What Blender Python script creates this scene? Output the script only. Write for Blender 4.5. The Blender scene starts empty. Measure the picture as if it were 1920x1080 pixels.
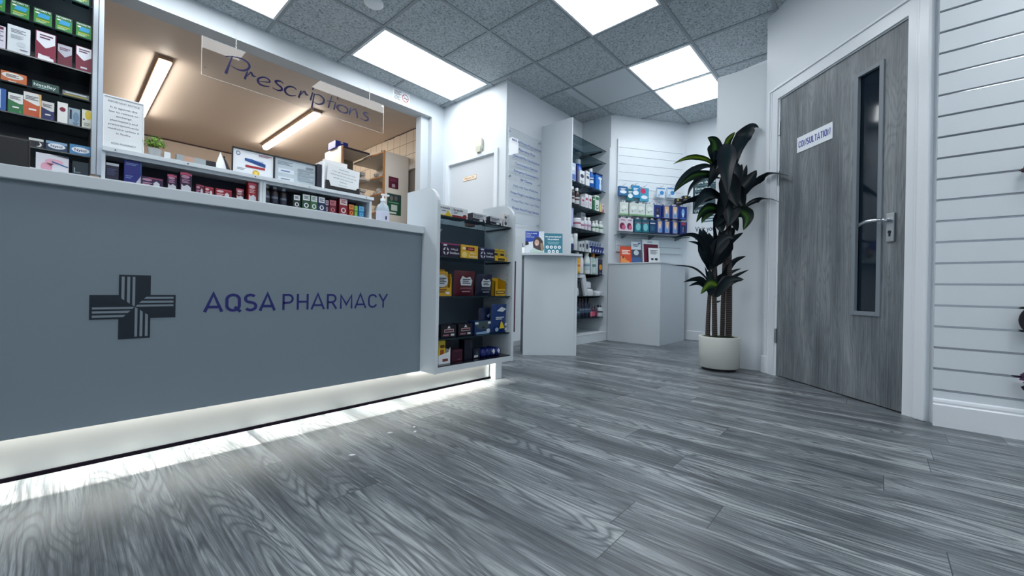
import bpy, bmesh, math, random
from mathutils import Vector, Matrix
random.seed(7)
SC = bpy.context.scene
COL = SC.collection
PI = math.pi
R = math.radians

# ---------------------------------------------------------------- camera
cam_d = bpy.data.cameras.new('camera')
cam = bpy.data.objects.new('camera', cam_d); COL.objects.link(cam)
cam_d.sensor_width = 36.0; cam_d.lens = 761.996 / 1920 * 36.0; cam_d.clip_start = 0.02
_yaw, _pitch, _roll = 0.734229304, 0.000148522, 0.0183439613
_f = Vector((math.cos(_yaw)*math.cos(_pitch), math.sin(_yaw)*math.cos(_pitch), math.sin(_pitch)))
_r = _f.cross(Vector((0, 0, 1))).normalized(); _u = _r.cross(_f)
_c, _s = math.cos(_roll), math.sin(_roll)
_r2 = _c*_r + _s*_u; _u2 = -_s*_r + _c*_u
cam.matrix_world = Matrix(((_r2.x, _u2.x, -_f.x, -2.31464), (_r2.y, _u2.y, -_f.y, -2.99222), (_r2.z, _u2.z, -_f.z, 0.6), (0, 0, 0, 1)))
SC.camera = cam

# ---------------------------------------------------------------- world, exposure
w = bpy.data.worlds.new('world'); SC.world = w; w.use_nodes = True
w.node_tree.nodes['Background'].inputs[0].default_value = (0.5, 0.6, 0.75, 1)
w.node_tree.nodes['Background'].inputs[1].default_value = 0.0
SC.view_settings.view_transform = 'Standard'
SC.view_settings.look = 'None'
SC.view_settings.exposure = 0.0
SC.view_settings.gamma = 1.0
SC.view_settings.use_curve_mapping = False
PANEL_W = 10.2          # ceiling panels
TUBE_W = 30.0          # fluorescent tubes of the dispensary
LED_W = 480.0           # tape under the counter

H = 2.695              # shop ceiling

# ---------------------------------------------------------------- materials
_M = {}
def srgb(c):
    return tuple((x/255/12.92 if x/255 <= 0.04045 else ((x/255+0.055)/1.055)**2.4) for x in c)
def mat(c, rough=0.5, metal=0.0, spec=0.5):
    """c = sRGB 0-255"""
    k = (tuple(c), rough, metal, spec)
    if k in _M: return _M[k]
    m = bpy.data.materials.new('surface'); m.use_nodes = True
    b = m.node_tree.nodes['Principled BSDF']
    b.inputs['Base Color'].default_value = (*srgb(c), 1)
    b.inputs['Roughness'].default_value = rough
    b.inputs['Metallic'].default_value = metal
    b.inputs['Specular IOR Level'].default_value = spec
    _M[k] = m; return m
def emis(c, s):
    m = bpy.data.materials.new('light'); m.use_nodes = True
    b = m.node_tree.nodes['Principled BSDF']
    b.inputs['Base Color'].default_value = (.8, .8, .8, 1)
    b.inputs['Emission Color'].default_value = (*c, 1)
    b.inputs['Emission Strength'].default_value = s
    return m
class NT:
    def __init__(s, name):
        s.m = bpy.data.materials.new(name); s.m.use_nodes = True
        s.t = s.m.node_tree; s.b = s.t.nodes['Principled BSDF']; s.out = s.t.nodes['Material Output']
    def n(s, typ, **kw):
        x = s.t.nodes.new(typ)
        for k, v in kw.items():
            if k.startswith('_'): setattr(x, k[1:], v)
            else: x.inputs[int(k[1:]) if k[0] == 'i' and k[1:].isdigit() else k].default_value = v
        return x
    def l(s, a, b): s.t.links.new(a, b)
    def math(s, op, a, b=None, clamp=False):
        x = s.t.nodes.new('ShaderNodeMath'); x.operation = op; x.use_clamp = clamp
        for i, v in ((0, a), (1, b)):
            if v is None: continue
            if isinstance(v, (int, float)): x.inputs[i].default_value = v
            else: s.l(v, x.inputs[i])
        return x.outputs[0]
    def ramp(s, fac, stops):
        x = s.t.nodes.new('ShaderNodeValToRGB'); e = x.color_ramp.elements
        while len(e) < len(stops): e.new(0.5)
        for i, (p, c) in enumerate(stops):
            e[i].position = p; e[i].color = (*srgb(c), 1)
        s.l(fac, x.inputs[0]); return x.outputs[0]

def wood_material(name, along, stops, plank=None, scale=1.0, rough=0.45, ring_amp=0.45):
    """oak foil: cathedral grain running along one local axis ('y' or 'z'); plank = (width, length, x0)"""
    k = NT(name); tc = k.n('ShaderNodeTexCoord'); sp = k.n('ShaderNodeSeparateXYZ'); k.l(tc.outputs['Object'], sp.inputs[0])
    X = sp.outputs[0]; Y = sp.outputs[1] if along == 'y' else sp.outputs[2]
    rnd = None; seams = None
    if plank:
        pw, pl, x0 = plank
        xs = k.math('DIVIDE', k.math('SUBTRACT', X, x0), pw)
        ix = k.math('FLOOR', xs)
        wn = k.n('ShaderNodeTexWhiteNoise', _noise_dimensions='1D'); k.l(ix, wn.inputs['W'])
        ys = k.math('ADD', k.math('DIVIDE', Y, pl), k.math('MULTIPLY', wn.outputs['Value'], 7.0))
        iy = k.math('FLOOR', ys)
        cv = k.n('ShaderNodeCombineXYZ'); k.l(ix, cv.inputs[0]); k.l(iy, cv.inputs[1])
        w2 = k.n('ShaderNodeTexWhiteNoise', _noise_dimensions='2D'); k.l(cv.outputs[0], w2.inputs['Vector'])
        rnd = w2.outputs['Value']
        fx = k.math('FRACT', xs); fy = k.math('FRACT', ys)
        ex = k.math('LESS_THAN', k.math('MULTIPLY', k.math('MINIMUM', fx, k.math('SUBTRACT', 1.0, fx)), pw), 0.0006)
        ey = k.math('LESS_THAN', k.math('MULTIPLY', k.math('MINIMUM', fy, k.math('SUBTRACT', 1.0, fy)), pl), 0.0011)
        seams = k.math('MAXIMUM', k.math('MULTIPLY', ex, 0.5), ey)
    off = k.math('MULTIPLY', rnd, 37.0) if rnd else 3.3
    # cathedral contours
    c1 = k.n('ShaderNodeCombineXYZ')
    k.l(k.math('ADD', k.math('MULTIPLY', X, 9.0*scale), off), c1.inputs[0]); k.l(k.math('MULTIPLY', Y, 1.25*scale), c1.inputs[1])
    if rnd: k.l(off, c1.inputs[2])
    n1 = k.n('ShaderNodeTexNoise', Scale=1.0, Detail=1.6, Roughness=0.45, Distortion=0.22); k.l(c1.outputs[0], n1.inputs['Vector'])
    ring = k.math('ABSOLUTE', k.math('SINE', k.math('MULTIPLY', n1.outputs[0], 62.0)))
    # streaks
    c2 = k.n('ShaderNodeCombineXYZ')
    k.l(k.math('ADD', k.math('MULTIPLY', X, 120*scale), off), c2.inputs[0]); k.l(k.math('MULTIPLY', Y, 2.6*scale), c2.inputs[1])
    n2 = k.n('ShaderNodeTexNoise', Scale=1.0, Detail=6.0, Roughness=0.72, Distortion=0.2); k.l(c2.outputs[0], n2.inputs['Vector'])
    c3 = k.n('ShaderNodeCombineXYZ')
    k.l(k.math('MULTIPLY', X, 420*scale), c3.inputs[0]); k.l(k.math('MULTIPLY', Y, 22*scale), c3.inputs[1])
    n3 = k.n('ShaderNodeTexNoise', Scale=1.0, Detail=3.0, Roughness=0.7); k.l(c3.outputs[0], n3.inputs['Vector'])
    c4 = k.n('ShaderNodeCombineXYZ')
    k.l(k.math('ADD', k.math('MULTIPLY', X, 9*scale), off), c4.inputs[0]); k.l(k.math('MULTIPLY', Y, 1.1*scale), c4.inputs[1])
    n4 = k.n('ShaderNodeTexNoise', Scale=1.0, Detail=2.0, Roughness=0.5); k.l(c4.outputs[0], n4.inputs['Vector'])
    c5 = k.n('ShaderNodeCombineXYZ'); k.l(k.math('MULTIPLY', X, 330*scale), c5.inputs[0]); k.l(k.math('MULTIPLY', Y, 9*scale), c5.inputs[1])
    n5 = k.n('ShaderNodeTexNoise', Scale=1.0, Detail=1.0, Roughness=0.5); k.l(c5.outputs[0], n5.inputs['Vector'])
    v = k.math('ADD', k.math('MULTIPLY', n2.outputs[0], 1.25), k.math('MULTIPLY', n3.outputs[0], 0.30))
    v = k.math('ADD', v, k.math('MULTIPLY', n4.outputs[0], 1.35))
    if rnd: v = k.math('ADD', v, k.math('MULTIPLY', rnd, 0.14))
    v = k.math('SUBTRACT', v, 0.98 if rnd else 0.93, True)
    thin = k.math('MULTIPLY', ring, 1.25, True)                      # dark thin growth rings
    msk = k.math('MULTIPLY', k.math('SUBTRACT', n4.outputs[0], 0.34), 5.0, True)
    v = k.math('MULTIPLY', v, k.math('SUBTRACT', 1.0, k.math('MULTIPLY', k.math('SUBTRACT', 1.0, thin), k.math('MULTIPLY', msk, ring_amp))))
    pore = k.math('MULTIPLY', k.math('SUBTRACT', n5.outputs[0], 0.60), 9.0, True)
    v = k.math('MULTIPLY', v, k.math('SUBTRACT', 1.0, k.math('MULTIPLY', pore, 0.38)))
    if seams: v = k.math('MULTIPLY', v, k.math('SUBTRACT', 1.0, k.math('MULTIPLY', seams, 0.75)), True)
    k.l(k.ramp(v, stops), k.b.inputs['Base Color'])
    k.b.inputs['Roughness'].default_value = rough
    bp = k.n('ShaderNodeBump', Strength=0.12, Distance=0.002); k.l(v, bp.inputs['Height']); k.l(bp.outputs[0], k.b.inputs['Normal'])
    return k.m

FLOOR_M = wood_material('grey_oak_planks', 'y', [(0.0, (24, 29, 37)), (0.3, (68, 74, 80)), (0.52, (104, 111, 116)), (0.9, (166, 172, 175))], plank=(0.148, 1.22, -1.51), rough=0.36)
DOOR_M = wood_material('grey_oak_door', 'z', [(0.05, (58, 65, 72)), (0.45, (106, 114, 119)), (0.95, (148, 154, 158))], rough=0.45, ring_amp=0.25)
def ceiling_tile_material():
    k = NT('mineral_tile'); tc = k.n('ShaderNodeTexCoord')
    n = k.n('ShaderNodeTexNoise', Scale=70.0, Detail=2.0, Roughness=0.7); k.l(tc.outputs['Object'], n.inputs['Vector'])
    k.l(k.ramp(n.outputs[0], [(0.30, (104, 114, 120)), (0.42, (164, 174, 179)), (0.70, (204, 211, 214))]), k.b.inputs['Base Color'])
    k.b.inputs['Roughness'].default_value = 0.95
    bp = k.n('ShaderNodeBump', Strength=0.5, Distance=0.003); k.l(n.outputs[0], bp.inputs['Height']); k.l(bp.outputs[0], k.b.inputs['Normal'])
    return k.m
TILE_M = ceiling_tile_material()
def paint(name, c, rough=0.6, bump=0.08, sc=300):
    k = NT(name); tc = k.n('ShaderNodeTexCoord')
    k.b.inputs['Base Color'].default_value = (*srgb(c), 1); k.b.inputs['Roughness'].default_value = rough
    n = k.n('ShaderNodeTexNoise', Scale=sc, Detail=2.0); k.l(tc.outputs['Object'], n.inputs['Vector'])
    bp = k.n('ShaderNodeBump', Strength=bump, Distance=0.001); k.l(n.outputs[0], bp.inputs['Height']); k.l(bp.outputs[0], k.b.inputs['Normal'])
    return k.m
WALL_M = paint('white_wall_paint', (216, 223, 229))
PEACH_M = paint('peach_paint', (212, 197, 184))
LAM_M = paint('white_laminate', (214, 222, 228), 0.42, 0.05, 500)
PANEL_M = paint('grey_laminate', (124, 138, 149), 0.45, 0.06, 500)
TRIM_M = paint('gloss_trim_paint', (226, 232, 238), 0.28, 0.02, 60)
SLAT_M = paint('slat_board', (214, 222, 228), 0.4, 0.06, 400)
def wall_tiles():
    k = NT('cream_wall_tiles'); tc = k.n('ShaderNodeTexCoord')
    sp = k.n('ShaderNodeSeparateXYZ'); k.l(tc.outputs['Object'], sp.inputs[0])
    def gr(a, o):
        f = k.math('FRACT', k.math('DIVIDE', k.math('ADD', a, o), 0.152))
        return k.math('LESS_THAN', k.math('MINIMUM', f, k.math('SUBTRACT', 1.0, f)), 0.018)
    g = k.math('MAXIMUM', gr(sp.outputs[1], 20.0), gr(sp.outputs[2], 20.05))
    mx = k.n('ShaderNodeMix', _data_type='RGBA'); k.l(g, mx.inputs[0])
    mx.inputs[6].default_value = (*srgb((214, 200, 182)), 1); mx.inputs[7].default_value = (*srgb((110, 92, 78)), 1)
    k.l(mx.outputs[2], k.b.inputs['Base Color']); k.b.inputs['Roughness'].default_value = 0.25
    return k.m
def clear_glass(name, tint, rough=0.02, dens=0.12):
    """thin sheet: light passes with a tint, the surface still mirrors"""
    k = NT(name); t = k.t
    tr = k.n('ShaderNodeBsdfTransparent'); tr.inputs[0].default_value = (*tint, 1)
    gl = k.n('ShaderNodeBsdfGlossy'); gl.inputs['Roughness'].default_value = rough
    fr = k.n('ShaderNodeFresnel', IOR=1.5); ge = k.n('ShaderNodeNewGeometry')
    fac = k.math('MULTIPLY', fr.outputs[0], k.math('SUBTRACT', 1.0, ge.outputs['Backfacing']))
    mx = k.n('ShaderNodeMixShader'); k.l(fac, mx.inputs[0]); k.l(tr.outputs[0], mx.inputs[1]); k.l(gl.outputs[0], mx.inputs[2])
    k.l(mx.outputs[0], k.out.inputs[0]); return k.m
ACRYLIC_M = clear_glass('clear_acrylic', (.97, .975, .98))
SHELFGLASS_M = clear_glass('shelf_glass', (.50, .58, .61))
GLASS_EDGE_M = mat((18, 40, 48), 0.15)
DARKGLASS_M = mat((10, 24, 38), 0.06)
CHROME_M = mat((205, 210, 216), 0.12, 1.0)
STEEL_M = mat((176, 184, 190), 0.28, 1.0)
ALU_M = mat((150, 158, 166), 0.35, 1.0)
BLACK_M = mat((8, 9, 14), 0.4)
NAVY_M = mat((10, 20, 66), 0.4)
TEXTNAVY_M = mat((26, 40, 120), 0.4)
WHITE_M = mat((236, 240, 244), 0.5)

# ---------------------------------------------------------------- mesh builder
class MB:
    def __init__(s): s.v = []; s.f = []; s.mi = []; s.mats = []; s.sm = []
    def m(s, mt):
        if mt not in s.mats: s.mats.append(mt)
        return s.mats.index(mt)
    def face(s, pts, mt, smooth=False):
        b = len(s.v); s.v += [tuple(p) for p in pts]; s.f.append(tuple(range(b, b+len(pts)))); s.mi.append(s.m(mt)); s.sm.append(smooth)
    def grid(s, rows, mt, smooth=True, closed=False):
        b = len(s.v); n = len(rows[0])
        for r in rows: s.v += [tuple(p) for p in r]
        k = s.m(mt)
        for i in range(len(rows)-1):
            for j in range(n if closed else n-1):
                j2 = (j+1) % n
                s.f.append((b+i*n+j, b+i*n+j2, b+(i+1)*n+j2, b+(i+1)*n+j)); s.mi.append(k); s.sm.append(smooth)
        return b
    def box(s, x0, x1, y0, y1, z0, z1, mt, bev=0.0, M=None):
        if bev <= 0:
            P = [(x0,y0,z0),(x1,y0,z0),(x1,y1,z0),(x0,y1,z0),(x0,y0,z1),(x1,y0,z1),(x1,y1,z1),(x0,y1,z1)]
            F = [(0,3,2,1),(4,5,6,7),(0,1,5,4),(1,2,6,5),(2,3,7,6),(3,0,4,7)]
            if M: P = [tuple(M @ Vector(p)) for p in P]
            b = len(s.v); s.v += P; k = s.m(mt)
            for f in F: s.f.append(tuple(b+i for i in f)); s.mi.append(k); s.sm.append(False)
        else:
            bm = bmesh.new(); bmesh.ops.create_cube(bm, size=1)
            for v in bm.verts: v.co = Vector(((x0+x1)/2+v.co.x*(x1-x0), (y0+y1)/2+v.co.y*(y1-y0), (z0+z1)/2+v.co.z*(z1-z0)))
            bmesh.ops.bevel(bm, geom=list(bm.edges), offset=bev, segments=2, profile=0.6, affect='EDGES')
            s.bm(bm, mt, M)
    def bm(s, bm, mt, M=None, smooth=False):
        bm.verts.ensure_lookup_table(); b = len(s.v); k = s.m(mt)
        s.v += [tuple((M @ v.co) if M else v.co) for v in bm.verts]
        for f in bm.faces: s.f.append(tuple(b+v.index for v in f.verts)); s.mi.append(k); s.sm.append(smooth)
        bm.free()
    def prism(s, pts, z0, z1, mt, axis='z', mt_side=None):
        """pts: 2D outline counter-clockwise; extruded along axis. axis 'y': pts=(x,z)"""
        def P(p, h): return (p[0], p[1], h) if axis == 'z' else ((p[0], h, p[1]) if axis == 'y' else (h, p[0], p[1]))
        n = len(pts); ms = mt_side or mt
        s.face([P(p, z0) for p in reversed(pts)], mt); s.face([P(p, z1) for p in pts], mt)
        for i in range(n):
            a, c = pts[i], pts[(i+1) % n]
            s.face([P(a, z0), P(c, z0), P(c, z1), P(a, z1)], ms)
    def lathe(s, prof, mt, n=16, c=(0, 0, 0), smooth=True, cap=True, M=None):
        rows = []
        for r, z in prof:
            row = [Vector((c[0]+r*math.cos(2*PI*j/n), c[1]+r*math.sin(2*PI*j/n), c[2]+z)) for j in range(n)]
            if M: row = [M @ p for p in row]
            rows.append(row)
        s.grid(rows, mt, smooth, True)
        if cap:
            if prof[0][0] > 1e-5: s.face(list(reversed(rows[0])), mt)
            if prof[-1][0] > 1e-5: s.face(rows[-1], mt)
    def tube(s, pts, rad, mt, n=8, smooth=True, cap=True):
        pts = [Vector(p) for p in pts]; rows = []
        up = Vector((0, 0, 1))
        for i, p in enumerate(pts):
            t = (pts[min(i+1, len(pts)-1)] - pts[max(i-1, 0)]).normalized()
            a = t.cross(up)
            if a.length < 1e-3: a = t.cross(Vector((1, 0, 0)))
            a.normalize(); b = a.cross(t)
            r = rad[i] if isinstance(rad, (list, tuple)) else rad
            rows.append([p + a*r*math.cos(2*PI*j/n) + b*r*math.sin(2*PI*j/n) for j in range(n)])
        s.grid(rows, mt, smooth, True)
        if cap: s.face(rows[0], mt); s.face(list(reversed(rows[-1])), mt)
    def sphere(s, c, r, mt, n=12, k=8, sx=1, sy=1, sz=1):
        prof = [(max(1e-6, r*math.sin(PI*i/k)), -r*math.cos(PI*i/k)) for i in range(k+1)]
        M = Matrix.Translation(c) @ Matrix.Diagonal((sx, sy, sz, 1))
        s.lathe(prof, mt, n, (0, 0, 0), True, False, M)
    def build(s, name, parent=None, world=False, bevel=0):
        me = bpy.data.meshes.new(name)
        me.from_pydata(s.v, [], s.f)
        for mt in s.mats: me.materials.append(mt)
        me.polygons.foreach_set('material_index', s.mi); me.polygons.foreach_set('use_smooth', s.sm)
        me.update()
        o = bpy.data.objects.new(name, me); COL.objects.link(o)
        if parent:
            o.parent = parent
            if world: o.matrix_parent_inverse = base_matrix(parent).inverted()
        if bevel:
            b = o.modifiers.new('bevel', 'BEVEL'); b.width = bevel; b.segments = 2; b.limit_method = 'ANGLE'
        return o
def base_matrix(o):
    M = Matrix.Translation(o.location) @ o.rotation_euler.to_matrix().to_4x4()
    return (base_matrix(o.parent) @ o.matrix_parent_inverse @ M) if o.parent else M

def tag(o, label, cat, group=None):
    o['label'] = label; o['category'] = cat
    if group: o['group'] = group
    return o
def thing(name, label, cat, loc=(0, 0, 0), rz=0.0, group=None):
    o = bpy.data.objects.new(name, None); COL.objects.link(o); o.empty_display_size = 0.05
    o.location = loc; o.rotation_euler = (0, 0, rz)
    return tag(o, label, cat, group)
def struct(o): o['kind'] = 'structure'; return o
def copy_thing(src, loc, rz=None, label=None):
    c = src.copy(); COL.objects.link(c); c.location = loc
    if rz is not None: c.rotation_euler = (0, 0, rz)
    if label: c['label'] = label
    def kids(a, b):
        for ch in [x for x in ALLKIDS.get(a.name, [])]:
            d = ch.copy(); COL.objects.link(d); d.parent = b; ALLKIDS.setdefault(b.name, []).append(d); kids(ch, d)
    kids(src, c); return c
ALLKIDS = {}
def sub(mb, name, parent, world=False, bevel=0, label=None):
    o = mb.build(name, parent, world, bevel)
    ALLKIDS.setdefault(parent.name, []).append(o)
    if label: o['label'] = label
    return o

# ---------------------------------------------------------------- lettering
_TX = {}
def text_geo(st, bold=0.0):
    k = (st, bold)
    if k not in _TX:
        cu = bpy.data.curves.new('t', 'FONT'); cu.body = st; cu.size = 1; cu.resolution_u = 3; cu.offset = bold
        ob = bpy.data.objects.new('t', cu); COL.objects.link(ob)
        dg = bpy.context.evaluated_depsgraph_get(); me = bpy.data.meshes.new_from_object(ob.evaluated_get(dg))
        vs = [tuple(v.co) for v in me.vertices]; fs = [tuple(p.vertices) for p in me.polygons]
        bpy.data.objects.remove(ob); bpy.data.meshes.remove(me); bpy.data.curves.remove(cu)
        x0 = min(v[0] for v in vs); x1 = max(v[0] for v in vs)
        _TX[k] = ([(v[0]-x0, v[1]) for v in vs], fs, x1-x0)
    return _TX[k]
def put_text(mb, st, x, z, h, mt, width=None, y=-0.0012, align='l', bold=0.0, M=None, shear=0.0):
    """capital height h (font cap height = 0.73), baseline at z, on a face looking along -y"""
    vs, fs, wd = text_geo(st, 0.0 if 'M' in st else bold); k = h/0.73
    kx = (width/wd) if width else k
    tw = wd*kx; x0 = x if align == 'l' else (x-tw/2 if align == 'c' else x-tw)
    b = len(mb.v); mi = mb.m(mt)
    for vx, vz in vs:
        p = Vector((x0+vx*kx+shear*vz*k, y, z+vz*k)); mb.v.append(tuple(M @ p) if M else tuple(p))
    for f in fs: mb.f.append(tuple(b+i for i in f)); mb.mi.append(mi); mb.sm.append(False)
    return tw

def arc(cx, cz, rx, rz, a0, a1, n=14): return [(cx+rx*math.cos(R(a0+(a1-a0)*q/n)), cz+rz*math.sin(R(a0+(a1-a0)*q/n))) for q in range(n+1)]
GLY = {'A': (.78, [[(0, 0), (.39, 1.0), (.78, 0)], [(.14, .27), (.64, .27)]]),
       'Q': (.74, [arc(.37, .66, .30, .27, 0, 180)+arc(.37, .34, .30, .27, 180, 360)+[(.67, .66)], [(.44, .26), (.74, -.02)]]),
       'S': (.66, [arc(.32, .72, .25, .21, 35, 270, 16)+arc(.33, .28, .27, .22, 90, -145, 16)]),
       'P': (.64, [[(.07, 0), (.07, .93), (.32, .93)]+arc(.34, .69, .24, .24, 90, -90)+[(.07, .45)]]),
       'H': (.72, [[(.07, 0), (.07, 1)], [(.65, 0), (.65, 1)], [(.07, .50), (.65, .50)]]),
       'R': (.70, [[(.07, 0), (.07, .93), (.32, .93)]+arc(.34, .69, .24, .24, 90, -90)+[(.07, .45)], [(.36, .45), (.64, 0)]]),
       'M': (.88, [[(.07, 0), (.07, .90), (.44, .28), (.81, .90), (.81, 0)]]),
       'C': (.66, [arc(.36, .66, .29, .27, 20, 180)+arc(.36, .34, .29, .27, 180, 340)]),
       'Y': (.70, [[(.02, 1), (.35, .48), (.68, 1)], [(.35, .48), (.35, 0)]])}
GLY.update({'O': (.74, [arc(.37, .66, .30, .27, 0, 180)+arc(.37, .34, .30, .27, 180, 360)+[(.67, .66)]]),
            'N': (.74, [[(.07, 0), (.07, .92), (.67, .08), (.67, 1)]]), 'U': (.72, [[(.07, 1)]+arc(.36, .33, .29, .27, 180, 360)+[(.65, 1)]]),
            'L': (.56, [[(.07, 1), (.07, .07), (.56, .07)]]), 'T': (.66, [[(.0, .93), (.66, .93)], [(.33, .93), (.33, 0)]]), 'I': (.14, [[(.07, 0), (.07, 1)]])})
_lay = [0]
def ribbon(mb, P, w_, mt, y):
    n = len(P); A = []; B = []
    for i, p in enumerate(P):
        a = P[i-1] if i else None; b = P[i+1] if i < n-1 else None
        def nrm(u, v):
            dx, dz = v[0]-u[0], v[1]-u[1]; l = math.hypot(dx, dz) or 1; return (-dz/l, dx/l)
        n1 = nrm(a, p) if a else nrm(p, b); n2 = nrm(p, b) if b else n1
        mx, mz = n1[0]+n2[0], n1[1]+n2[1]; l = math.hypot(mx, mz) or 1; mx /= l; mz /= l
        k = min(1.9, 1/max(.4, mx*n1[0]+mz*n1[1])); A.append((p[0]+mx*w_/2*k, y, p[1]+mz*w_/2*k)); B.append((p[0]-mx*w_/2*k, y, p[1]-mz*w_/2*k))
    mb.grid([[a, b] for a, b in zip(A, B)], mt, False)
def stroke_word(mb, word, x0, x1, z0, h, w_, gap, mt, y):
    tot = sum(GLY[c][0] for c in word)+gap*(len(word)-1); k = (x1-x0)/tot; x = x0
    for c in word:
        for st_ in GLY[c][1]:
            _lay[0] += 1; ribbon(mb, [(x+p[0]*k, z0+p[1]*h) for p in st_], w_, mt, y-0.00004*(_lay[0] % 5))
        x += (GLY[c][0]+gap)*k
def decorate(mb, w, h, decor, y0=0.0, x_off=None, z_off=0.0):
    """patches printed on the front face: u 0..1 across, v 0..1 up"""
    xo = -w/2 if x_off is None else x_off
    for i, d in enumerate(decor):
        y = y0 - 0.0004*(i+1); k = d[0]; c = d[-1] if not isinstance(d[-1], (int, float)) else None
        if k == 'R':
            _, u0, u1, v0, v1, c = d
            mb.face([(xo+u0*w, y, z_off+v0*h), (xo+u1*w, y, z_off+v0*h), (xo+u1*w, y, z_off+v1*h), (xo+u0*w, y, z_off+v1*h)], mat(c))
        elif k == 'E':
            _, cu, cv, ru, rv, c = d
            mb.face([(xo+(cu+ru*math.cos(2*PI*j/16))*w, y, z_off+(cv+rv*math.sin(2*PI*j/16))*h) for j in range(16)], mat(c))
        elif k == 'P':
            _, pts, c = d
            mb.face([(xo+u*w, y, z_off+v*h) for u, v in pts], mat(c))
        elif k == 'T':
            _, st, u0, u1, v, hh, c = d
            put_text(mb, st, xo+u0*w, z_off+v*h, hh*h, mat(c), width=(u1-u0)*w, y=y, bold=0.012)
        elif k == 'L':     # fine print: n thin bars
            _, u0, u1, v0, v1, n, c = d
            for q in range(n):
                v = v1-(v1-v0)*(q+0.5)/n; t = (v1-v0)/n*0.28
                uu = u1-(u1-u0)*(0.0 if q % 2 == 0 else 0.22)
                mb.face([(xo+u0*w, y, z_off+(v-t)*h), (xo+uu*w, y, z_off+(v-t)*h), (xo+uu*w, y, z_off+(v+t)*h), (xo+u0*w, y, z_off+(v+t)*h)], mat(c))

def carton(name, label, cat, loc, size, base, decor, rz=0.0, group=None, rough=0.4, flap=True):
    """printed carton: origin at the foot of the front face, front looks along local -y"""
    w, d, h = size; mb = MB()
    mb.box(-w/2, w/2, 0, d, 0, h, mat(base, rough), bev=min(w, h, d)*0.02)
    decorate(mb, w, h, decor)
    o = mb.build(name); o.location = loc; o.rotation_euler = (0, 0, rz)
    return tag(o, label, cat, group)
def bottle(label, loc, r, h, body, cap, band=None, shape='round', rz=0.0, group=None, capr=0.6, caph=0.16, name='bottle', cat='bottle', decor=None):
    mb = MB(); hb = h*(1-caph)
    if shape == 'round': prof = [(r*0.92, 0), (r, r*0.1), (r, hb*0.74), (r*0.9, hb*0.85), (r*capr*0.85, hb*0.95), (r*capr*0.8, hb)]
    elif shape == 'tub': prof = [(r*0.95, 0), (r, r*0.1), (r, hb*0.96), (r*0.97, hb)]
    else: prof = [(r*0.88, 0), (r, h*0.06), (r*0.94, hb*0.5), (r*0.98, hb*0.72), (r*0.7, hb*0.93), (r*capr*0.8, hb)]
    mb.lathe(prof, mat(body, 0.3), 16)
    o = mb.build(name); o.location = loc; o.rotation_euler = (0, 0, rz); tag(o, label, cat, group)
    cb = MB(); cr = r*capr if shape != 'tub' else r*1.03
    cb.lathe([(cr, hb-0.001), (cr, h*0.985), (cr*0.9, h)], mat(cap, 0.35), 14); sub(cb, 'cap', o)
    if band:
        lb = MB(); lo, hi = band[1]*hb, band[2]*hb; rr = r*1.012
        lb.lathe([(rr, lo), (rr, hi)], mat(band[0], 0.5), 16, cap=False)
        if len(band) > 3: lb.lathe([(rr*1.004, lo+(hi-lo)*0.55), (rr*1.004, lo+(hi-lo)*0.8)], mat(band[3], 0.5), 16, cap=False)
        sub(lb, 'paper_label', o)
    return o

# ================================================================ THE SETTING
def sbox(name, boxes, mt, parent=None, bevel=0):
    mb = MB()
    for b in boxes: mb.box(*b, mt)
    o = mb.build(name, parent, False, bevel)
    return struct(o)
sbox('floor', [(-5, 3.05, -6, 4.6, -0.05, 0)], FLOOR_M)
ceil = sbox('ceiling', [(-5, 3.05, -6, 0.82, H, H+0.05)], TILE_M)
mb = MB(); gm = mat((146, 155, 161), 0.5)
i = -8
for i in range(-8, 6): mb.box(i*0.6-0.012, i*0.6+0.012, -6, 0.81, H-0.006, H-0.0005, gm)
for j in range(-1, 11): mb.box(-5, 3.0, -j*0.6-0.012, -j*0.6+0.012, H-0.0065, H-0.001, gm)
o = mb.build('grid_bars', ceil); o['kind'] = 'structure'
mb = MB(); mb.box(1.214, 1.786, -1.186, -0.614, H-0.004, H, paint('smooth_tile', (196, 204, 208)))   # the newer, smooth tile
mb.box(1.214, 1.786, -0.586, -0.50, H-0.004, H, mat((196, 204, 208), 0.7))
o = mb.build('smooth_tile', ceil); o['kind'] = 'structure'

# shop walls
sbox('wall_rear', [(-5.1, -5, -6, 0.9, 0, H)], WALL_M)
sbox('wall_shopfront', [(-5.1, 3.1, -6.1, -6, 0, H)], WALL_M)
# wall with the dispensary hatch: solid at the counter end, bulkhead across, post at the far end
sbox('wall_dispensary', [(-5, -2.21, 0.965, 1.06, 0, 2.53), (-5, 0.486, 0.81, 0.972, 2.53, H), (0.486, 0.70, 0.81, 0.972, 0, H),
                         (0.385, 0.486, 0.875, 0.972, 0, 2.53), (-2.21, 0.385, 0.875, 0.972, 0, 1.20)], paint('glare_dimmed_paint', (196, 204, 210)))  # wall colour darkened to offset glare from the near ceiling panel
sbox('wall_private', [(0.66, 0.76, -0.09, 0.74, 2.03, H), (0.66, 0.76, 0.74, 0.81, 0, H)], WALL_M)
sbox('wall_services', [(0.66, 2.20, -0.19, -0.09, 0, H)], WALL_M)
mb = MB(); mb.prism([(2.062, -0.19), (2.062, -0.592), (2.10, -0.62), (2.90, -1.16), (2.92, -1.18), (2.92, -2.1), (3.02, -2.1), (3.02, -0.19)], 0, H, WALL_M)
struct(mb.build('wall_far'))
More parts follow.
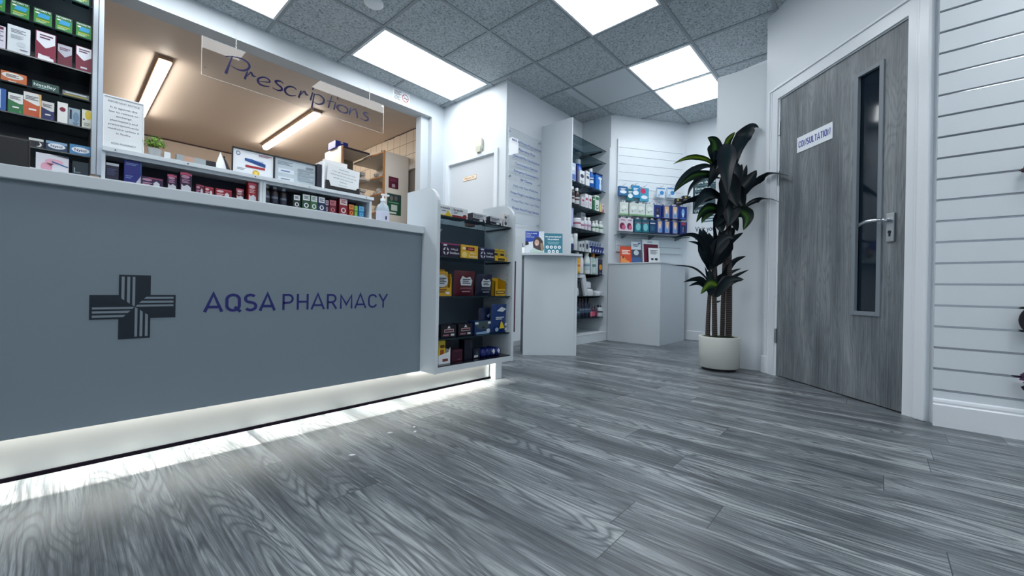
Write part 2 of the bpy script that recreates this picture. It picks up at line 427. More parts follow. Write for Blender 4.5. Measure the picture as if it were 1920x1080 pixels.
# low box of the consultation room beside the plant
sbox('wall_consultation', [(1.28, 1.40, -2.45, -1.985, 0, 2.36), (1.40, 2.92, -2.10, -1.985, 0, 2.36)], WALL_M)
mb = MB(); mb.prism([(1.38, -2.05), (1.30, -2.38), (0.52, -3.24), (0.52, -6.0), (3.0, -6.0), (3.0, -2.05)], 2.36, 2.40, WALL_M)
struct(mb.build('ceiling_consultation'))

MD = Matrix.Translation((1.155, -2.455, 0)) @ Matrix.Rotation(math.atan2(-0.72239, -0.69148), 4, 'Z')
mb = MB()
for b in [(-0.165, -0.028, 0.0, 0.11, 0, 2.025), (0.895, 1.02, 0.0, 0.11, 0, 2.025), (-0.165, 1.02, 0.0, 0.11, 2.025, H)]: mb.box(*b, WALL_M, M=MD)
struct(mb.build('wall_door'))
# architrave and lining of the consultation door
mb = MB()
for (s0, s1, z0, z1) in [(-0.115, -0.022, 0, 2.10), (0.888, 0.9995, 0, 2.10), (-0.022, 0.888, 2.012, 2.10)]:
    mb.box(s0, s1, -0.016, 0.002, z0, z1, TRIM_M, M=MD)
mb.box(-0.115, -0.092, -0.026, -0.012, 0, 2.10, TRIM_M, 0.005, MD); mb.box(-0.09, -0.078, -0.021, -0.012, 0, 2.095, TRIM_M, 0.003, MD)
mb.box(0.945, 0.9995, -0.028, -0.012, 0, H, TRIM_M, 0.007, MD); mb.box(0.930, 0.947, -0.021, -0.012, 0, H, TRIM_M, 0.003, MD)
mb.box(-0.115, 0.96, -0.026, -0.012, 2.085, 2.10, TRIM_M, 0.004, MD)
mb.box(-0.13, -0.08, -0.036, -0.005, 0, 0.13, TRIM_M, 0.008, MD)
for (s0, s1, z0, z1) in [(-0.030, -0.012, 0, 2.012), (0.880, 0.895, 0, 2.012), (-0.03, 0.895, 2.006, 2.025)]:
    mb.box(s0, s1, -0.004, 0.11, z0, z1, TRIM_M, M=MD)
struct(mb.build('trim_consultation_door'))

# door 1: consultation room
d1 = bpy.data.objects.new('door_1', None); COL.objects.link(d1); d1.location = (1.155, -2.455, 0)
d1.rotation_euler = (0, 0, math.atan2(-0.72239, -0.69148)); struct(d1)
mb = MB()
g0, g1, gz0, gz1 = 0.600, 0.738, 0.500, 1.850
for b in [(-0.008, g0, 0, 0.04, 0.006, 2.0), (g1, 0.873, 0, 0.04, 0.006, 2.0), (g0, g1, 0, 0.04, 0.006, gz0), (g0, g1, 0, 0.04, gz1, 2.0)]: mb.box(*b, DOOR_M)
sub(mb, 'leaf', d1)
mb = MB(); dm = mat((118, 128, 137), 0.4)
for b in [(g0-0.018, g0+0.006, gz0-0.018, gz1+0.018), (g1-0.006, g1+0.018, gz0-0.018, gz1+0.018), (g0+0.006, g1-0.006, gz0-0.018, gz0+0.006), (g0+0.006, g1-0.006, gz1-0.006, gz1+0.018)]:
    mb.box(b[0], b[1], -0.008, 0.012, b[2], b[3], dm, 0.002)
sub(mb, 'glazing_bead', d1, label='grey beading around the tall narrow vision panel')
mb = MB(); mb.box(g0, g1, 0.014, 0.020, gz0, gz1, DARKGLASS_M); sub(mb, 'pane', d1, label='dark glass of the vision panel')
hd = bpy.data.objects.new('handle', None); COL.objects.link(hd); hd.parent = d1; hd['label'] = 'brushed metal lever handle on a square backplate'
ALLKIDS.setdefault('door_1', []).append(hd)
mb = MB(); mb.box(0.785, 0.829, -0.012, 0.0, 0.878, 1.030, STEEL_M, 0.004); sub(mb, 'backplate', hd)
mb = MB(); mb.tube([(0.806, -0.008, 0.992), (0.806, -0.045, 0.992), (0.800, -0.055, 0.993), (0.76, -0.060, 0.996), (0.72, -0.062, 0.994), (0.69, -0.06, 0.987), (0.668, -0.052, 0.98)], [0.0095, 0.0095, 0.0098, 0.0095, 0.009, 0.009, 0.008], CHROME_M, 12)
sub(mb, 'lever', hd)
mb = MB(); KM = Matrix.Translation((0.807, -0.0125, 0.93)) @ Matrix.Rotation(PI/2, 4, 'X')
mb.lathe([(0.0085, 0), (0.0085, 0.002)], mat((60, 66, 72), 0.4, 1.0), 14, M=KM); mb.box(0.803, 0.811, -0.0145, -0.012, 0.907, 0.93, mat((60, 66, 72), 0.4, 1.0)); sub(mb, 'keyhole', hd)
for z in (0.238, 1.380, 1.742):
    mb = MB(); mb.box(-0.026, -0.008, -0.006, 0.004, z, z+0.103, STEEL_M); mb.tube([(-0.011, -0.008, z), (-0.011, -0.008, z+0.103)], 0.006, STEEL_M, 8); sub(mb, 'hinge', d1)
mb = MB(); mb.box(0.874, 0.879, -0.002, 0.02, 0.86, 1.06, BLACK_M); sub(mb, 'strike_plate', d1)
# the name sign on the door
mb = MB(); mb.box(0, 0.281, -0.004, 0, 0, 0.103, mat((232, 238, 246), 0.35)); stroke_word(mb, 'CONSULTATION', 0.015, 0.266, 0.030, 0.043, 0.0064, .20, mat((34, 58, 150), 0.4), -0.0046)
o = mb.build('door_sign'); o.matrix_world = MD @ Matrix.Translation((0.155, -0.0006, 1.558)); tag(o, 'white sign with blue CONSULTATION lettering on the grey door', 'sign')

# slatted wall at the end of the shop
sl = sbox('wall_slatted', [(0.445, 0.56, -6, -3.185, 0, H)], WALL_M)
z = 0.164-0.0979+0.0045; mb = MB(); mi = MB()
mb.box(0.42, 0.445, -6, -3.187, 0.0, 0.164-0.005, SLAT_M)
k = 0
while 0.164+0.0979*k < H:
    zg = 0.164+0.0979*k
    mb.box(0.42, 0.445, -6, -3.187, zg+0.005, min(H, zg+0.0979-0.005), SLAT_M)
    mi.box(0.4305, 0.444, -6, -3.187, zg-0.005, zg+0.005, CHROME_M)
    mi.box(0.4205, 0.4305, -6, -3.187, zg-0.005, zg-0.0032, CHROME_M)
    k += 1
o = mb.build('boards', sl); o = mi.build('metal_inserts', sl); o['label'] = 'shiny metal inserts in the slat grooves'
mb = MB(); prof = [(0.40, 0.0), (0.42, 0.0), (0.42, 0.118), (0.413, 0.124), (0.404, 0.12), (0.402, 0.108), (0.404, 0.10), (0.396, 0.097), (0.396, 0.0)]
mb.prism([(0.4196, 0), (0.4196, 0.122), (0.414, 0.127), (0.405, 0.122), (0.402, 0.112), (0.403, 0.104), (0.397, 0.098), (0.396, 0.0)], -6, -3.186, TRIM_M, axis='y')
struct(mb.build('baseboard_slatted'))
# skirting round the far walls
mb = MB()
mb.box(2.902, 2.92, -1.985, -1.19, 0, 0.11, TRIM_M, 0.004)
struct(mb.build('baseboard_far'))

# door 2: PRIVATE
d2 = bpy.data.objects.new('door_2', None); COL.objects.link(d2); struct(d2)
mb = MB(); mb.box(0.672, 0.71, -0.035, 0.69, 0.01, 1.985, mat((206, 212, 218), 0.5)); sub(mb, 'leaf', d2)
mb = MB()
for b in [(-0.09, -0.038, 0, 2.035), (0.695, 0.745, 0, 2.035), (-0.038, 0.695, 1.988, 2.035)]: mb.box(0.642, 0.662, b[0], b[1], b[2], b[3], TRIM_M, 0.005)
for b in [(-0.045, -0.033, 0, 1.99), (0.69, 0.70, 0, 1.99), (-0.04, 0.70, 1.984, 1.992)]: mb.box(0.656, 0.70, b[0], b[1], b[2], b[3], TRIM_M)
sub(mb, 'frame', d2)
mb = MB(); PM = Matrix.Translation((0.6715, 0.465, 1.775)) @ Matrix.Rotation(-PI/2, 4, 'Z')
mb.box(0, 0.215, -0.003, 0, 0, 0.046, mat((214, 160, 70), 0.4), M=PM); mb.box(0.004, 0.211, -0.0036, 0, 0.004, 0.042, mat((240, 236, 224), 0.4), M=PM)
put_text(mb, 'PRIVATE', 0.1075, 0.0125, 0.021, mat((190, 128, 40), 0.4), y=-0.0042, align='c', bold=0.03, M=PM, width=0.16)
o = mb.build('private_sign'); tag(o, 'small amber edged PRIVATE plate on the plain white door', 'sign')

# ---- the dispensary behind the hatch
sbox('ceiling_dispensary', [(-3.4, 0.66, 0.972, 4.5, 2.60, 2.65)], PEACH_M)
sbox('wall_dispensary_rear', [(-3.4, 0.76, 4.45, 4.55, 0, 2.62), (-3.5, -3.4, 0.9, 4.55, 0, 2.62)], PEACH_M)
mb = MB(); mb.box(-3.4, 0.66, 4.435, 4.45, 2.585, 2.60, mat((70, 48, 52), 0.6)); struct(mb.build('trim_dispensary_ceiling'))
sbox('wall_dispensary_tiled', [(0.66, 0.76, 1.70, 4.45, 0, 2.60), (0.66, 0.76, 0.972, 1.70, 2.12, 2.60), (0.66, 0.76, 0.9, 1.02, 0, 2.12)], wall_tiles())
mb = MB(); mb.box(0.645, 0.70, 1.66, 1.71, 0, 2.15, mat((214, 206, 196), 0.4)); mb.box(0.645, 0.70, 1.0, 1.66, 2.09, 2.15, mat((214, 206, 196), 0.4))
mb.box(0.68, 0.71, 1.0, 1.66, 0, 2.09, mat((150, 138, 128), 0.5)); o = mb.build('door_3'); struct(o)
mb = MB(); mb.tube([(0.655, 1.75+0.35*q, 2.596+0.004*math.sin(q*9)) for q in [i/8 for i in range(9)]], 0.006, mat((60, 44, 44)), 6)
mb.tube([(0.655, 1.2, 2.592), (0.655, 1.45, 2.597), (0.655, 1.75, 2.594)], 0.006, mat((60, 44, 44)), 6)
o = mb.build('ceiling_cable'); tag(o, 'dark cable run along the top of the cream tiles', 'cable')

# ---------------------------------------------------------------- lights
def light_panel(label, x0, x1, y0, y1):
    t = thing('ceiling_light_panel', label, 'light', ((x0+x1)/2, (y0+y1)/2, H), group='recessed light panels')
    a, b = (x1-x0)/2, (y1-y0)/2
    mb = MB(); e = 0.016; fm = mat((222, 228, 232), 0.4)
    for q in [(-a, a, -b, -b+e), (-a, a, b-e, b), (-a, -a+e, -b+e, b-e), (a-e, a, -b+e, b-e)]: mb.box(q[0], q[1], q[2], q[3], -0.011, -0.007, fm)
    sub(mb, 'frame', t)
    mb = MB(); mb.box(-a+e, a-e, -b+e, b-e, -0.010, -0.007, PANEL_E); sub(mb, 'diffuser', t)
    return t
PANEL_E = emis((0.93, 0.97, 1.0), PANEL_W)
for lab, q in [('long bright panel nearest the hatch and the no smoking sticker', (-0.6, 0.6, 0.0, 0.6)),
               ('bright panel above the sales counter, by the bulkhead', (-2.4, -1.2, 0.0, 0.6)),
               ('large bright panel in the middle of the shop ceiling', (-0.6, 0.6, -1.8, -1.2)),
               ('bright square panel near the consultation wall, nearer of the touching pair', (1.2, 1.8, -1.8, -1.2)),
               ('bright square panel above the far cabinet, farther of the touching pair', (1.8, 2.4, -1.8, -1.2)),
               ('unseen bright panel over the shop entrance floor', (-3.0, -1.8, -1.8, -1.2)),  # unseen panels from here on, some added to raise the fill light
               ('unseen bright panel near the shopfront, rear row', (-3.0, -1.8, -4.2, -3.6)),
               ('unseen fill panel added above the near end of the sales counter', (-4.2, -3.0, 0.0, 0.6)),
               ('unseen fill panel added in the last row by the shopfront', (-3.0, -1.8, -5.4, -4.8)),
               ('unseen bright panel near the shopfront, beside the slatted wall', (-1.2, 0.0, -4.2, -3.6))]:
    light_panel(lab, q[0]+0.012, q[1]-0.012, q[2]+0.012, q[3]-0.012)
TUBE_E = emis((1.0, 0.94, 0.85), TUBE_W)
for x, y0, y1, lab in [(-1.72, 1.75, 3.54, 'lit fluorescent batten above the IMPORTANT NOTICE stand'), (-0.375, 1.82, 3.59, 'lit fluorescent batten behind the hanging prescriptions sign')]:
    t = thing('fluorescent_light', lab, 'light', (x, (y0+y1)/2, 2.60))
    L = (y1-y0)/2
    mb = MB(); mb.box(-0.05, 0.05, -L-0.02, L+0.02, -0.035, 0, mat((150, 120, 96), 0.5), 0.004); sub(mb, 'housing', t)
    mb = MB(); rows = []
    for yy in (-L, -L+0.01, L-0.01, L):
        k = 0.85 if abs(yy) > L-0.005 else 1.0
        rows.append([(0.042*k*math.cos(PI*q/8), yy, -0.035-0.045*k*math.sin(PI*q/8)) for q in range(9)])
    mb.grid(rows, TUBE_E, False); mb.face(rows[0], TUBE_E); mb.face(list(reversed(rows[-1])), TUBE_E); sub(mb, 'diffuser', t)
# small smoke head fitting on a tile and the room sensor
mb = MB(); mb.lathe([(0.07, 0), (0.07, -0.012), (0.05, -0.02), (1e-4, -0.02)], WHITE_M, 20, (-0.80, -0.20, H-0.006), cap=False)
o = mb.build('round_ceiling_fitting'); tag(o, 'pale round fitting on a ceiling tile between two light panels', 'ceiling fitting')
t = thing('alarm_sensor', 'small cream motion sensor on the wall above the PRIVATE door', 'sensor', (0.66, 0.18, 2.035), -PI/2)
mb = MB(); mb.box(-0.045, 0.045, -0.035, 0, 0.03, 0.145, mat((212, 212, 196), 0.4), 0.012); sub(mb, 'housing', t)
mb = MB(); mb.prism([(-0.038, 0.03), (-0.028, 0.0), (0.028, 0.0), (0.038, 0.03), (0.038, 0.06), (-0.038, 0.06)], -0.04, -0.005, mat((196, 196, 180), 0.3), axis='y'); sub(mb, 'lens', t)

# ================================================================ SALES COUNTER
ct = thing('sales_counter', 'long grey fronted sales counter with a cross emblem, dark blue lettering and a lit plinth', 'counter', (-1.7, -1.0, 0))
W = dict(world=True)
X0, X1 = -3.3, -0.345
mb = MB(); mb.box(X0, -1.03, -1.18, -1.16, 0.147, 0.880, PANEL_M); sub(mb, 'front_panel', ct, **W)
mb = MB(); mb.box(X0, -1.03, -1.20, -0.62, 0.880, 0.917, LAM_M, 0.002); sub(mb, 'worktop', ct, **W)
mb = MB(); pm_ = mat((176, 180, 182), 0.33, 0.85); mb.box(X0, -1.031, -1.09, -1.07, 0.013, 0.215, pm_); mb.box(-1.031, -0.42, -1.09, -1.07, 0.013, 0.147, pm_); sub(mb, 'plinth', ct, **W, label='pale brushed plinth washed by hidden lighting')
mb = MB(); mb.box(X0, -0.40, -1.0945, -1.088, 0.0, 0.0125, mat((5, 3, 12), 0.7, 0.0, 0.05)); sub(mb, 'plinth_gap_shade', ct, **W)  # dark strip stands in for the shade of the gap under the plinth
mb = MB(); mb.box(-0.405, -0.345, -1.135, -0.66, 0, 0.147, LAM_M, 0.001); mb.box(X0, -1.03, -1.16, -0.66, 0.216, 0.235, LAM_M); mb.box(-1.03, -0.345, -1.03, -0.66, 0.216, 0.86, LAM_M)
mb.box(-1.048, -1.031, -1.16, -0.64, 0.147, 0.88, LAM_M); sub(mb, 'carcass', ct, **W)
LED_E = emis((1.0, 0.94, 0.82), LED_W)
mb = MB(); LH = mat((200, 204, 208), 0.4)
for a_, b_, y_, z_ in [(X0+0.02, -1.05, -1.126, 0.189), (-1.04, -0.43, -1.100, 0.1448)]:
    mb.box(a_, b_, y_-0.004, y_+0.004, z_+0.0004, z_+0.0025, LH)
    if z_ < 0.15: mb.box(a_, b_, -1.1095, -1.108, 0.137, 0.1475, LH)
    mb.face([(a_, y_-0.003, z_), (a_, y_+0.003, z_), (b_, y_+0.003, z_), (b_, y_-0.003, z_)], LED_E)
sub(mb, 'light_strip', ct, **W, label='glowing light tape under the counter')
# emblem
def XZ(mb, pts, mt, y): mb.face([(p[0], y, p[1]) for p in pts], mt)
ex, ez, hh, ah = -2.153, 0.516, 0.104, 0.0385
mb = MB(); DK = mat((10, 26, 40), 0.4)
cross = [(-ah, -hh), (ah, -hh), (ah, -ah), (hh, -ah), (hh, ah), (ah, ah), (ah, hh), (-ah, hh), (-ah, ah), (-hh, ah), (-hh, -ah), (-ah, -ah)]
mb.prism([(ex+p[0], ez+p[1]) for p in cross], -1.1815, -1.180, DK, axis='y')
bars = [(-0.0325, -0.0255), (-0.0193, -0.0123), (-0.0065, 0.0)]
for q in range(4):
    a = q*PI/2; ca, sa = round(math.cos(a)), round(math.sin(a))
    for b0, b1 in bars:
        pts = [(b0, max(0.0015, 0.85*abs(b0))), (b1, max(0.0015, 0.85*abs(b1))), (b1, hh-0.006), (b0, hh-0.006)]
        XZ(mb, [(ex+ca*x-sa*z2, ez+sa*x+ca*z2) for x, z2 in pts], PANEL_M, -1.1822)
sub(mb, 'cross_emblem', ct, **W, label='dark cross emblem with striped half arms')
mb = MB(); wm = mat((30, 34, 108), 0.4)
stroke_word(mb, 'AQSA', -1.967, -1.737, 0.492, 0.0675, 0.0105, .16, wm, -1.1806)
stroke_word(mb, 'PHARMACY', -1.709, -1.229, 0.492, 0.0675, 0.0085, .17, wm, -1.1806)
sub(mb, 'lettering', ct, **W, label='dark blue raised capital lettering')

# ---------------------------------------------------------------- display stand fixed to the counter end
st = thing('display_stand', 'open grey display stand of sweets and lozenges on the counter end', 'display stand', (-0.73, -1.17, 0.148))
def side_outline(z0, z1, y0, y1, r):
    """(y,z) outline with a rounded top front corner"""
    pts = [(y1, z0), (y1, z1-0.0)]
    for q in range(9):
        a = PI/2*q/8
        pts.append((y0+r-r*math.sin(a)*1.0, z1-r*0.9+r*0.9*math.cos(a)))
    pts.append((y0, z0)); return pts
for xa, xb, nm in [(-1.029, -1.009, 'side_panel'), (-0.447, -0.427, 'side_panel')]:
    mb = MB(); mb.prism(side_outline(0.148, 1.120, -1.308, -1.035, 0.10), xa, xb, LAM_M, axis='x'); sub(mb, nm, st, **W)
mb = MB(); mb.box(-1.009, -0.447, -1.055, -1.035, 0.148, 0.975, mat((84, 98, 112), 0.4)); sub(mb, 'back_panel', st, **W)
mb = MB(); mb.box(-1.009, -0.447, -1.305, -1.055, 0.150, 0.180, LAM_M); mb.box(-1.009, -0.447, -1.3005, -1.055, 0.1801, 0.1855, mat((14, 18, 34), 0.2)); sub(mb, 'base_panel', st, **W)
for z in (0.326, 0.551, 0.762, 0.976):
    mb = MB(); mb.box(-1.007, -0.449, -1.292, -1.056, z-0.007, z-0.001, SHELFGLASS_M)
    mb.box(-1.007, -0.449, -1.2945, -1.292, z-0.0075, z-0.0005, GLASS_EDGE_M)
    for x in (-1.006, -0.452): mb.box(x-0.002, x+0.004, -1.28, -1.07, z-0.0115, z-0.0075, mat((24, 40, 52), 0.3))
    sub(mb, 'glass_shelf', st, **W)
for q in range(14):
    mb = MB(); mb.box(-0.4478, -0.4472, -1.262, -1.258, 0.62+0.03*q, 0.624+0.03*q, BLACK_M); sub(mb, 'pin_hole', st, **W)

# staff gate beyond the stand
gt = thing('staff_gate', 'white half height staff gate with a burgundy edge strip beyond the display stand', 'gate', (-0.05, -0.85, 0))
mb = MB(); mb.box(-0.30, 0.172, -0.85, -0.825, 0.178, 1.02, LAM_M, 0.002); sub(mb, 'gate_panel', gt, **W)
mb = MB(); mb.box(0.079, 0.095, -0.856, -0.85, 0.254, 0.812, mat((74, 14, 44), 0.4)); sub(mb, 'edge_strip', gt, **W)
mb = MB(); mb.box(-0.30, -0.22, -0.87, -0.80, 0.0, 1.02, LAM_M, 0.002); sub(mb, 'gate_post', gt, **W)

# ================================================================ LECTERN UNIT
lc = thing('leaflet_lectern', 'white floor standing lectern with a curved top holding two posters', 'lectern', (0.4613, -0.6304, 0), -PI/4)
LW = 0.483
mb = MB(); mb.box(0.0, LW-0.022, 0.0, 0.018, 0.0, 0.895, LAM_M, 0.001); sub(mb, 'front_panel', lc)
mb = MB(); mb.box(LW-0.021, LW, -0.002, 0.30, 0.0, 0.895, LAM_M, 0.001); sub(mb, 'side_panel', lc)
mb = MB(); mb.box(0.0, 0.018, 0.019, 0.30, 0.0, 0.895, mat((16, 32, 56), 0.4)); sub(mb, 'side_panel', lc, label='side panel coloured dark for the gap shade')  # dark colour paints in the shading of the gap on this side
mb = MB(); mb.box(0.018, LW-0.021, 0.02, 0.30, 0.05, 0.07, LAM_M); mb.box(0.018, LW-0.021, 0.02, 0.30, 0.45, 0.468, LAM_M); sub(mb, 'shelf', lc)
mb = MB(); pts = [(-0.05, 0.31)]
for q in range(17):
    a = PI*q/16; pts.append((LW/2-0.0-(LW/2+0.045)*math.cos(a), 0.02-0.115*math.sin(a)))
pts.append((LW+0.045, 0.31))
mb.prism(list(pts), 0.896, 0.916, LAM_M); sub(mb, 'curved_top', lc, bevel=0.003)

# ================================================================ SHELVING TOWER
tw = thing('shelving_tower', 'tall white shelving bay with glass shelves in the far corner', 'shelving', (1.64, -0.4, 0))
mb = MB(); mb.box(1.238, 1.256, -0.592, -0.192, 0, 2.400, LAM_M, 0.001); sub(mb, 'side_panel', tw, **W)
mb = MB(); mb.box(2.040, 2.060, -0.592, -0.192, 0, 2.30, LAM_M, 0.001); sub(mb, 'side_panel', tw, **W)
mb = MB(); z = 0.10
while z < 2.28: mb.box(1.256, 2.04, -0.205, -0.191, z+0.004, z+0.094, mat((176, 188, 194), 0.45)); z += 0.098
mb.box(1.256, 2.04, -0.196, -0.1905, 0.1, 2.28, mat((60, 74, 84), 0.4)); sub(mb, 'slatted_back', tw, **W)
mb = MB(); mb.box(1.256, 2.04, -0.588, -0.192, 0.0, 0.088, LAM_M, 0.002); mb.box(1.256, 2.04, -0.590, -0.2, 0.0885, 0.104, LAM_M, 0.002); sub(mb, 'base', tw, **W)
TZ = [2.256, 2.110, 1.765, 1.515, 1.267, 1.021, 0.775, 0.527, 0.277]
for k, z in enumerate(TZ):
    mb = MB(); mb.box(1.27, 2.03, -0.548, -0.21, z-0.006, z, SHELFGLASS_M); mb.box(1.27, 2.03, -0.551, -0.548, z-0.0065, z+0.0005, GLASS_EDGE_M)
    sh = sub(mb, 'glass_shelf', tw, **W)
    for x in (1.30, 1.98):
        b2 = MB(); b2.prism([(-0.207, z-0.007), (-0.207, z-0.05), (-0.52, z-0.016), (-0.52, z-0.007)], x, x+0.008, mat((14, 26, 36), 0.4), axis='x'); sub(b2, 'bracket', sh, **W)

# ================================================================ CORNER CABINET
cb = thing('corner_cabinet', 'low white corner cabinet under the slatted panel, topped with leaflets', 'cabinet', (2.3, -1.0, 0))
fp = [(2.04, -1.232), (2.785, -1.232), (2.785, -1.085), (2.068, -0.605), (2.04, -0.60)]
mb = MB(); mb.prism(fp, 0, 0.902, LAM_M); sub(mb, 'body', cb, **W)
mb = MB(); mb.prism([(2.028, -1.245), (2.86, -1.245), (2.86, -1.138), (2.085, -0.615), (2.028, -0.60)], 0.9025, 0.916, LAM_M); sub(mb, 'top', cb, **W)

# slatted display panel on the diagonal wall
TH = math.atan2(-0.55947, 0.82885)
DG = Matrix.Translation((2.10, -0.62, 0)) @ Matrix.Rotation(TH, 4, 'Z')
sp = thing('slatted_display_panel', 'white slatted display panel on the diagonal far wall', 'display panel', (2.10, -0.62, 0), TH)
mb = MB(); z = 2.405
while z > 1.1:
    z0 = max(1.06, z-0.094); mb.box(0.045, 0.925, -0.020, -0.004, z0, z, SLAT_M); z -= 0.098
sub(mb, 'boards', sp)
mb = MB(); mb.box(0.045, 0.925, -0.006, -0.001, 1.06, 2.405, mat((130, 142, 150), 0.5)); sub(mb, 'groove_backing', sp)
mb = MB(); mb.box(0.037, 0.045, -0.021, 0, 1.06, 2.41, TRIM_M); sub(mb, 'edge_trim', sp)
t = thing('glass_ledge', 'narrow glass ledge under the hanging packs on the slatted panel', 'shelf', (2.10, -0.62, 1.25), TH)
mb = MB(); mb.box(0.0, 0.93, -0.17, -0.021, 0, 0.006, SHELFGLASS_M); mb.box(0.0, 0.93, -0.173, -0.17, -0.0005, 0.0065, GLASS_EDGE_M); sub(mb, 'glass', t)
for x in (0.1, 0.46, 0.83):
    mb = MB(); mb.prism([(-0.021, -0.001), (-0.021, -0.035), (-0.15, -0.01), (-0.15, -0.001)], x, x+0.006, ALU_M, axis='x'); sub(mb, 'bracket', t)

# ================================================================ BACK FIXTURES BEHIND THE COUNTER
bc = thing('back_cabinet', 'long white base cabinet under the shelves behind the counter', 'cabinet', (-1.8, 0.75, 0))
mb = MB(); mb.box(-3.3, -0.353, 0.60, 0.86, 0.0, 1.205, LAM_M); sub(mb, 'body', bc, **W)
mb = MB(); mb.box(-3.3, -0.345, 0.575, 0.868, 1.206, 1.234, LAM_M); sub(mb, 'top', bc, **W)

cu = thing('cubby_shelf', 'low white two bay cubby shelf packed with cough medicine cartons', 'shelving', (-1.25, 0.7, 1.234))
mb = MB(); mb.box(-2.158, -0.345, 0.565, 0.868, 1.405, 1.432, LAM_M, 0.001)
sub(mb, 'top', cu, **W)
mb = MB(); mb.box(-2.14, -0.353, 0.600, 0.615, 1.385, 1.4045, LAM_M); sub(mb, 'front_rail', cu, **W)
for x0, x1 in [(-2.158, -2.142), (-1.292, -1.272), (-1.270, -1.250), (-0.376, -0.353)]:
    mb = MB(); mb.box(x0, x1, 0.59, 0.85, 1.2345, 1.4045, LAM_M); sub(mb, 'upright', cu, **W)
mb = MB(); mb.box(-2.142, -0.376, 0.851, 0.862, 1.2345, 1.4045, mat((22, 30, 56), 0.5)); sub(mb, 'back_panel', cu, **W)  # dark colour stands in for shade inside the white cubby
mb = MB()
for x in (-2.10, -1.74, -1.33, -0.93, -0.42): 
    MM = Matrix.Translation((x, 0.5648, 1.418)) @ Matrix.Rotation(PI/2, 4, 'X'); mb.lathe([(0.004, 0), (0.004, 0.001)], BLACK_M, 10, M=MM)
sub(mb, 'screw_caps', cu, **W)

bs = thing('medicine_shelving', 'dark glass shelving bay of medicines with a pale metal upright', 'shelving', (-2.7, 0.8, 1.234))
mb = MB()
mb.box(-2.204, -2.180, 0.655, 0.70, 1.262, 2.694, ALU_M, 0.002); mb.box(-2.178, -2.156, 0.650, 0.70, 1.262, 2.694, mat((176, 188, 202), 0.35), 0.002); sub(mb, 'upright', bs, **W)
mb = MB(); mb.box(-3.3, -2.207, 0.94, 0.955, 1.235, 2.69, mat((8, 16, 30), 0.35)); sub(mb, 'back_panel', bs, **W)
mb = MB(); mb.box(-2.2065, -2.2045, 0.70, 0.955, 1.262, 2.69, mat((20, 32, 46), 0.3)); sub(mb, 'side_panel', bs, **W)
LZ = [1.372, 1.547, 1.718, 1.893, 2.098, 2.305, 2.51]
for z in LZ:
    mb = MB(); mb.box(-3.3, -2.208, 0.675, 0.935, z-0.007, z-0.001, SHELFGLASS_M); mb.box(-3.3, -2.208, 0.672, 0.675, z-0.0075, z-0.0005, GLASS_EDGE_M); sub(mb, 'glass_shelf', bs, **W)

# dispensary shelving: corner bay
dr = mat((176, 118, 62), 0.5); dw = mat((218, 210, 200), 0.5)
dn = thing('corner_shelving_bay', 'white dispensary shelving bay with tan edging and notices on its end', 'shelving', (0.45, 1.8, 0))
mb = MB(); mb.box(0.308, 0.640, 1.495, 1.512, 0, 2.245, dw); sub(mb, 'end_panel', dn, **W)
mb = MB(); mb.box(0.290, 0.308, 1.492, 1.514, 0, 2.25, dr); sub(mb, 'edging', dn, **W, label='tan wooden edging')
for z in (2.228, 1.930, 1.722, 1.50, 1.25):
    mb = MB(); mb.box(0.305, 0.640, 1.512, 2.30, z, z+0.018, dw); mb.box(0.298, 0.305, 1.512, 1.83, z, z+0.018, dr); sub(mb, 'shelf', dn, **W)
mb = MB(); mb.box(0.635, 0.645, 1.512, 2.30, 0, 2.245, dw); sub(mb, 'back_panel', dn, **W)
dn2 = thing('side_shelving_bay', 'dispensary shelving bay with a plain pale side, set back beside the tan edged one', 'shelving', (0.1, 2.1, 0))
mb = MB(); mb.box(-0.075, -0.055, 1.85, 2.30, 0, 2.285, dw); sub(mb, 'side_panel', dn2, **W)
mb = MB(); mb.box(-0.060, -0.044, 1.836, 1.852, 0, 2.29, dr); mb.box(-0.05, 0.29, 1.836, 1.85, 2.262, 2.282, mat((60, 50, 70), 0.5)); sub(mb, 'edging', dn2, **W)
for z in (2.262, 1.930, 1.722, 1.50, 1.25):
    mb = MB(); mb.box(-0.055, 0.297, 1.852, 2.29, z, z+0.018, dw); sub(mb, 'shelf', dn2, **W)
mb = MB(); mb.box(-0.055, 0.297, 2.292, 2.30, 0, 2.28, mat((150, 140, 132), 0.5)); sub(mb, 'back_panel', dn2, **W)
# base worktop behind, out of sight below the cubby

# ================================================================ SIGNS
sg = thing('hanging_sign', 'clear hanging sign with dark blue script reading Prescriptions', 'sign', (-0.895, 0.76, 2.14))
mb = MB(); mb.box(-1.640, -0.150, 0.7585, 0.7625, 2.143, 2.432, ACRYLIC_M); 
em = mat((214, 214, 210), 0.2)
mb.box(-0.1505, -0.149, 0.758, 0.763, 2.143, 2.432, em); mb.box(-1.641, -1.6398, 0.758, 0.763, 2.143, 2.432, em); mb.box(-1.640, -0.150, 0.758, 0.763, 2.1418, 2.143, em); sub(mb, 'acrylic_sheet', sg, **W)
mb = MB(); PM_ = mat((6, 8, 52), 0.5, 0.0, 0.2)
def cr(pts, n=7, closed=False):
    out = []; N = len(pts)
    for i in range(N-1):
        p0 = pts[max(i-1, 0)]; p1 = pts[i]; p2 = pts[i+1]; p3 = pts[min(i+2, N-1)]
        for q in range(n):
            t = q/n; t2 = t*t; t3 = t2*t
            out.append(tuple(0.5*((2*p1[k])+(-p0[k]+p2[k])*t+(2*p0[k]-5*p1[k]+4*p2[k]-p3[k])*t2+(-p0[k]+3*p1[k]-3*p2[k]+p3[k])*t3) for k in range(len(p1))))
    out.append(tuple(pts[-1])); return out
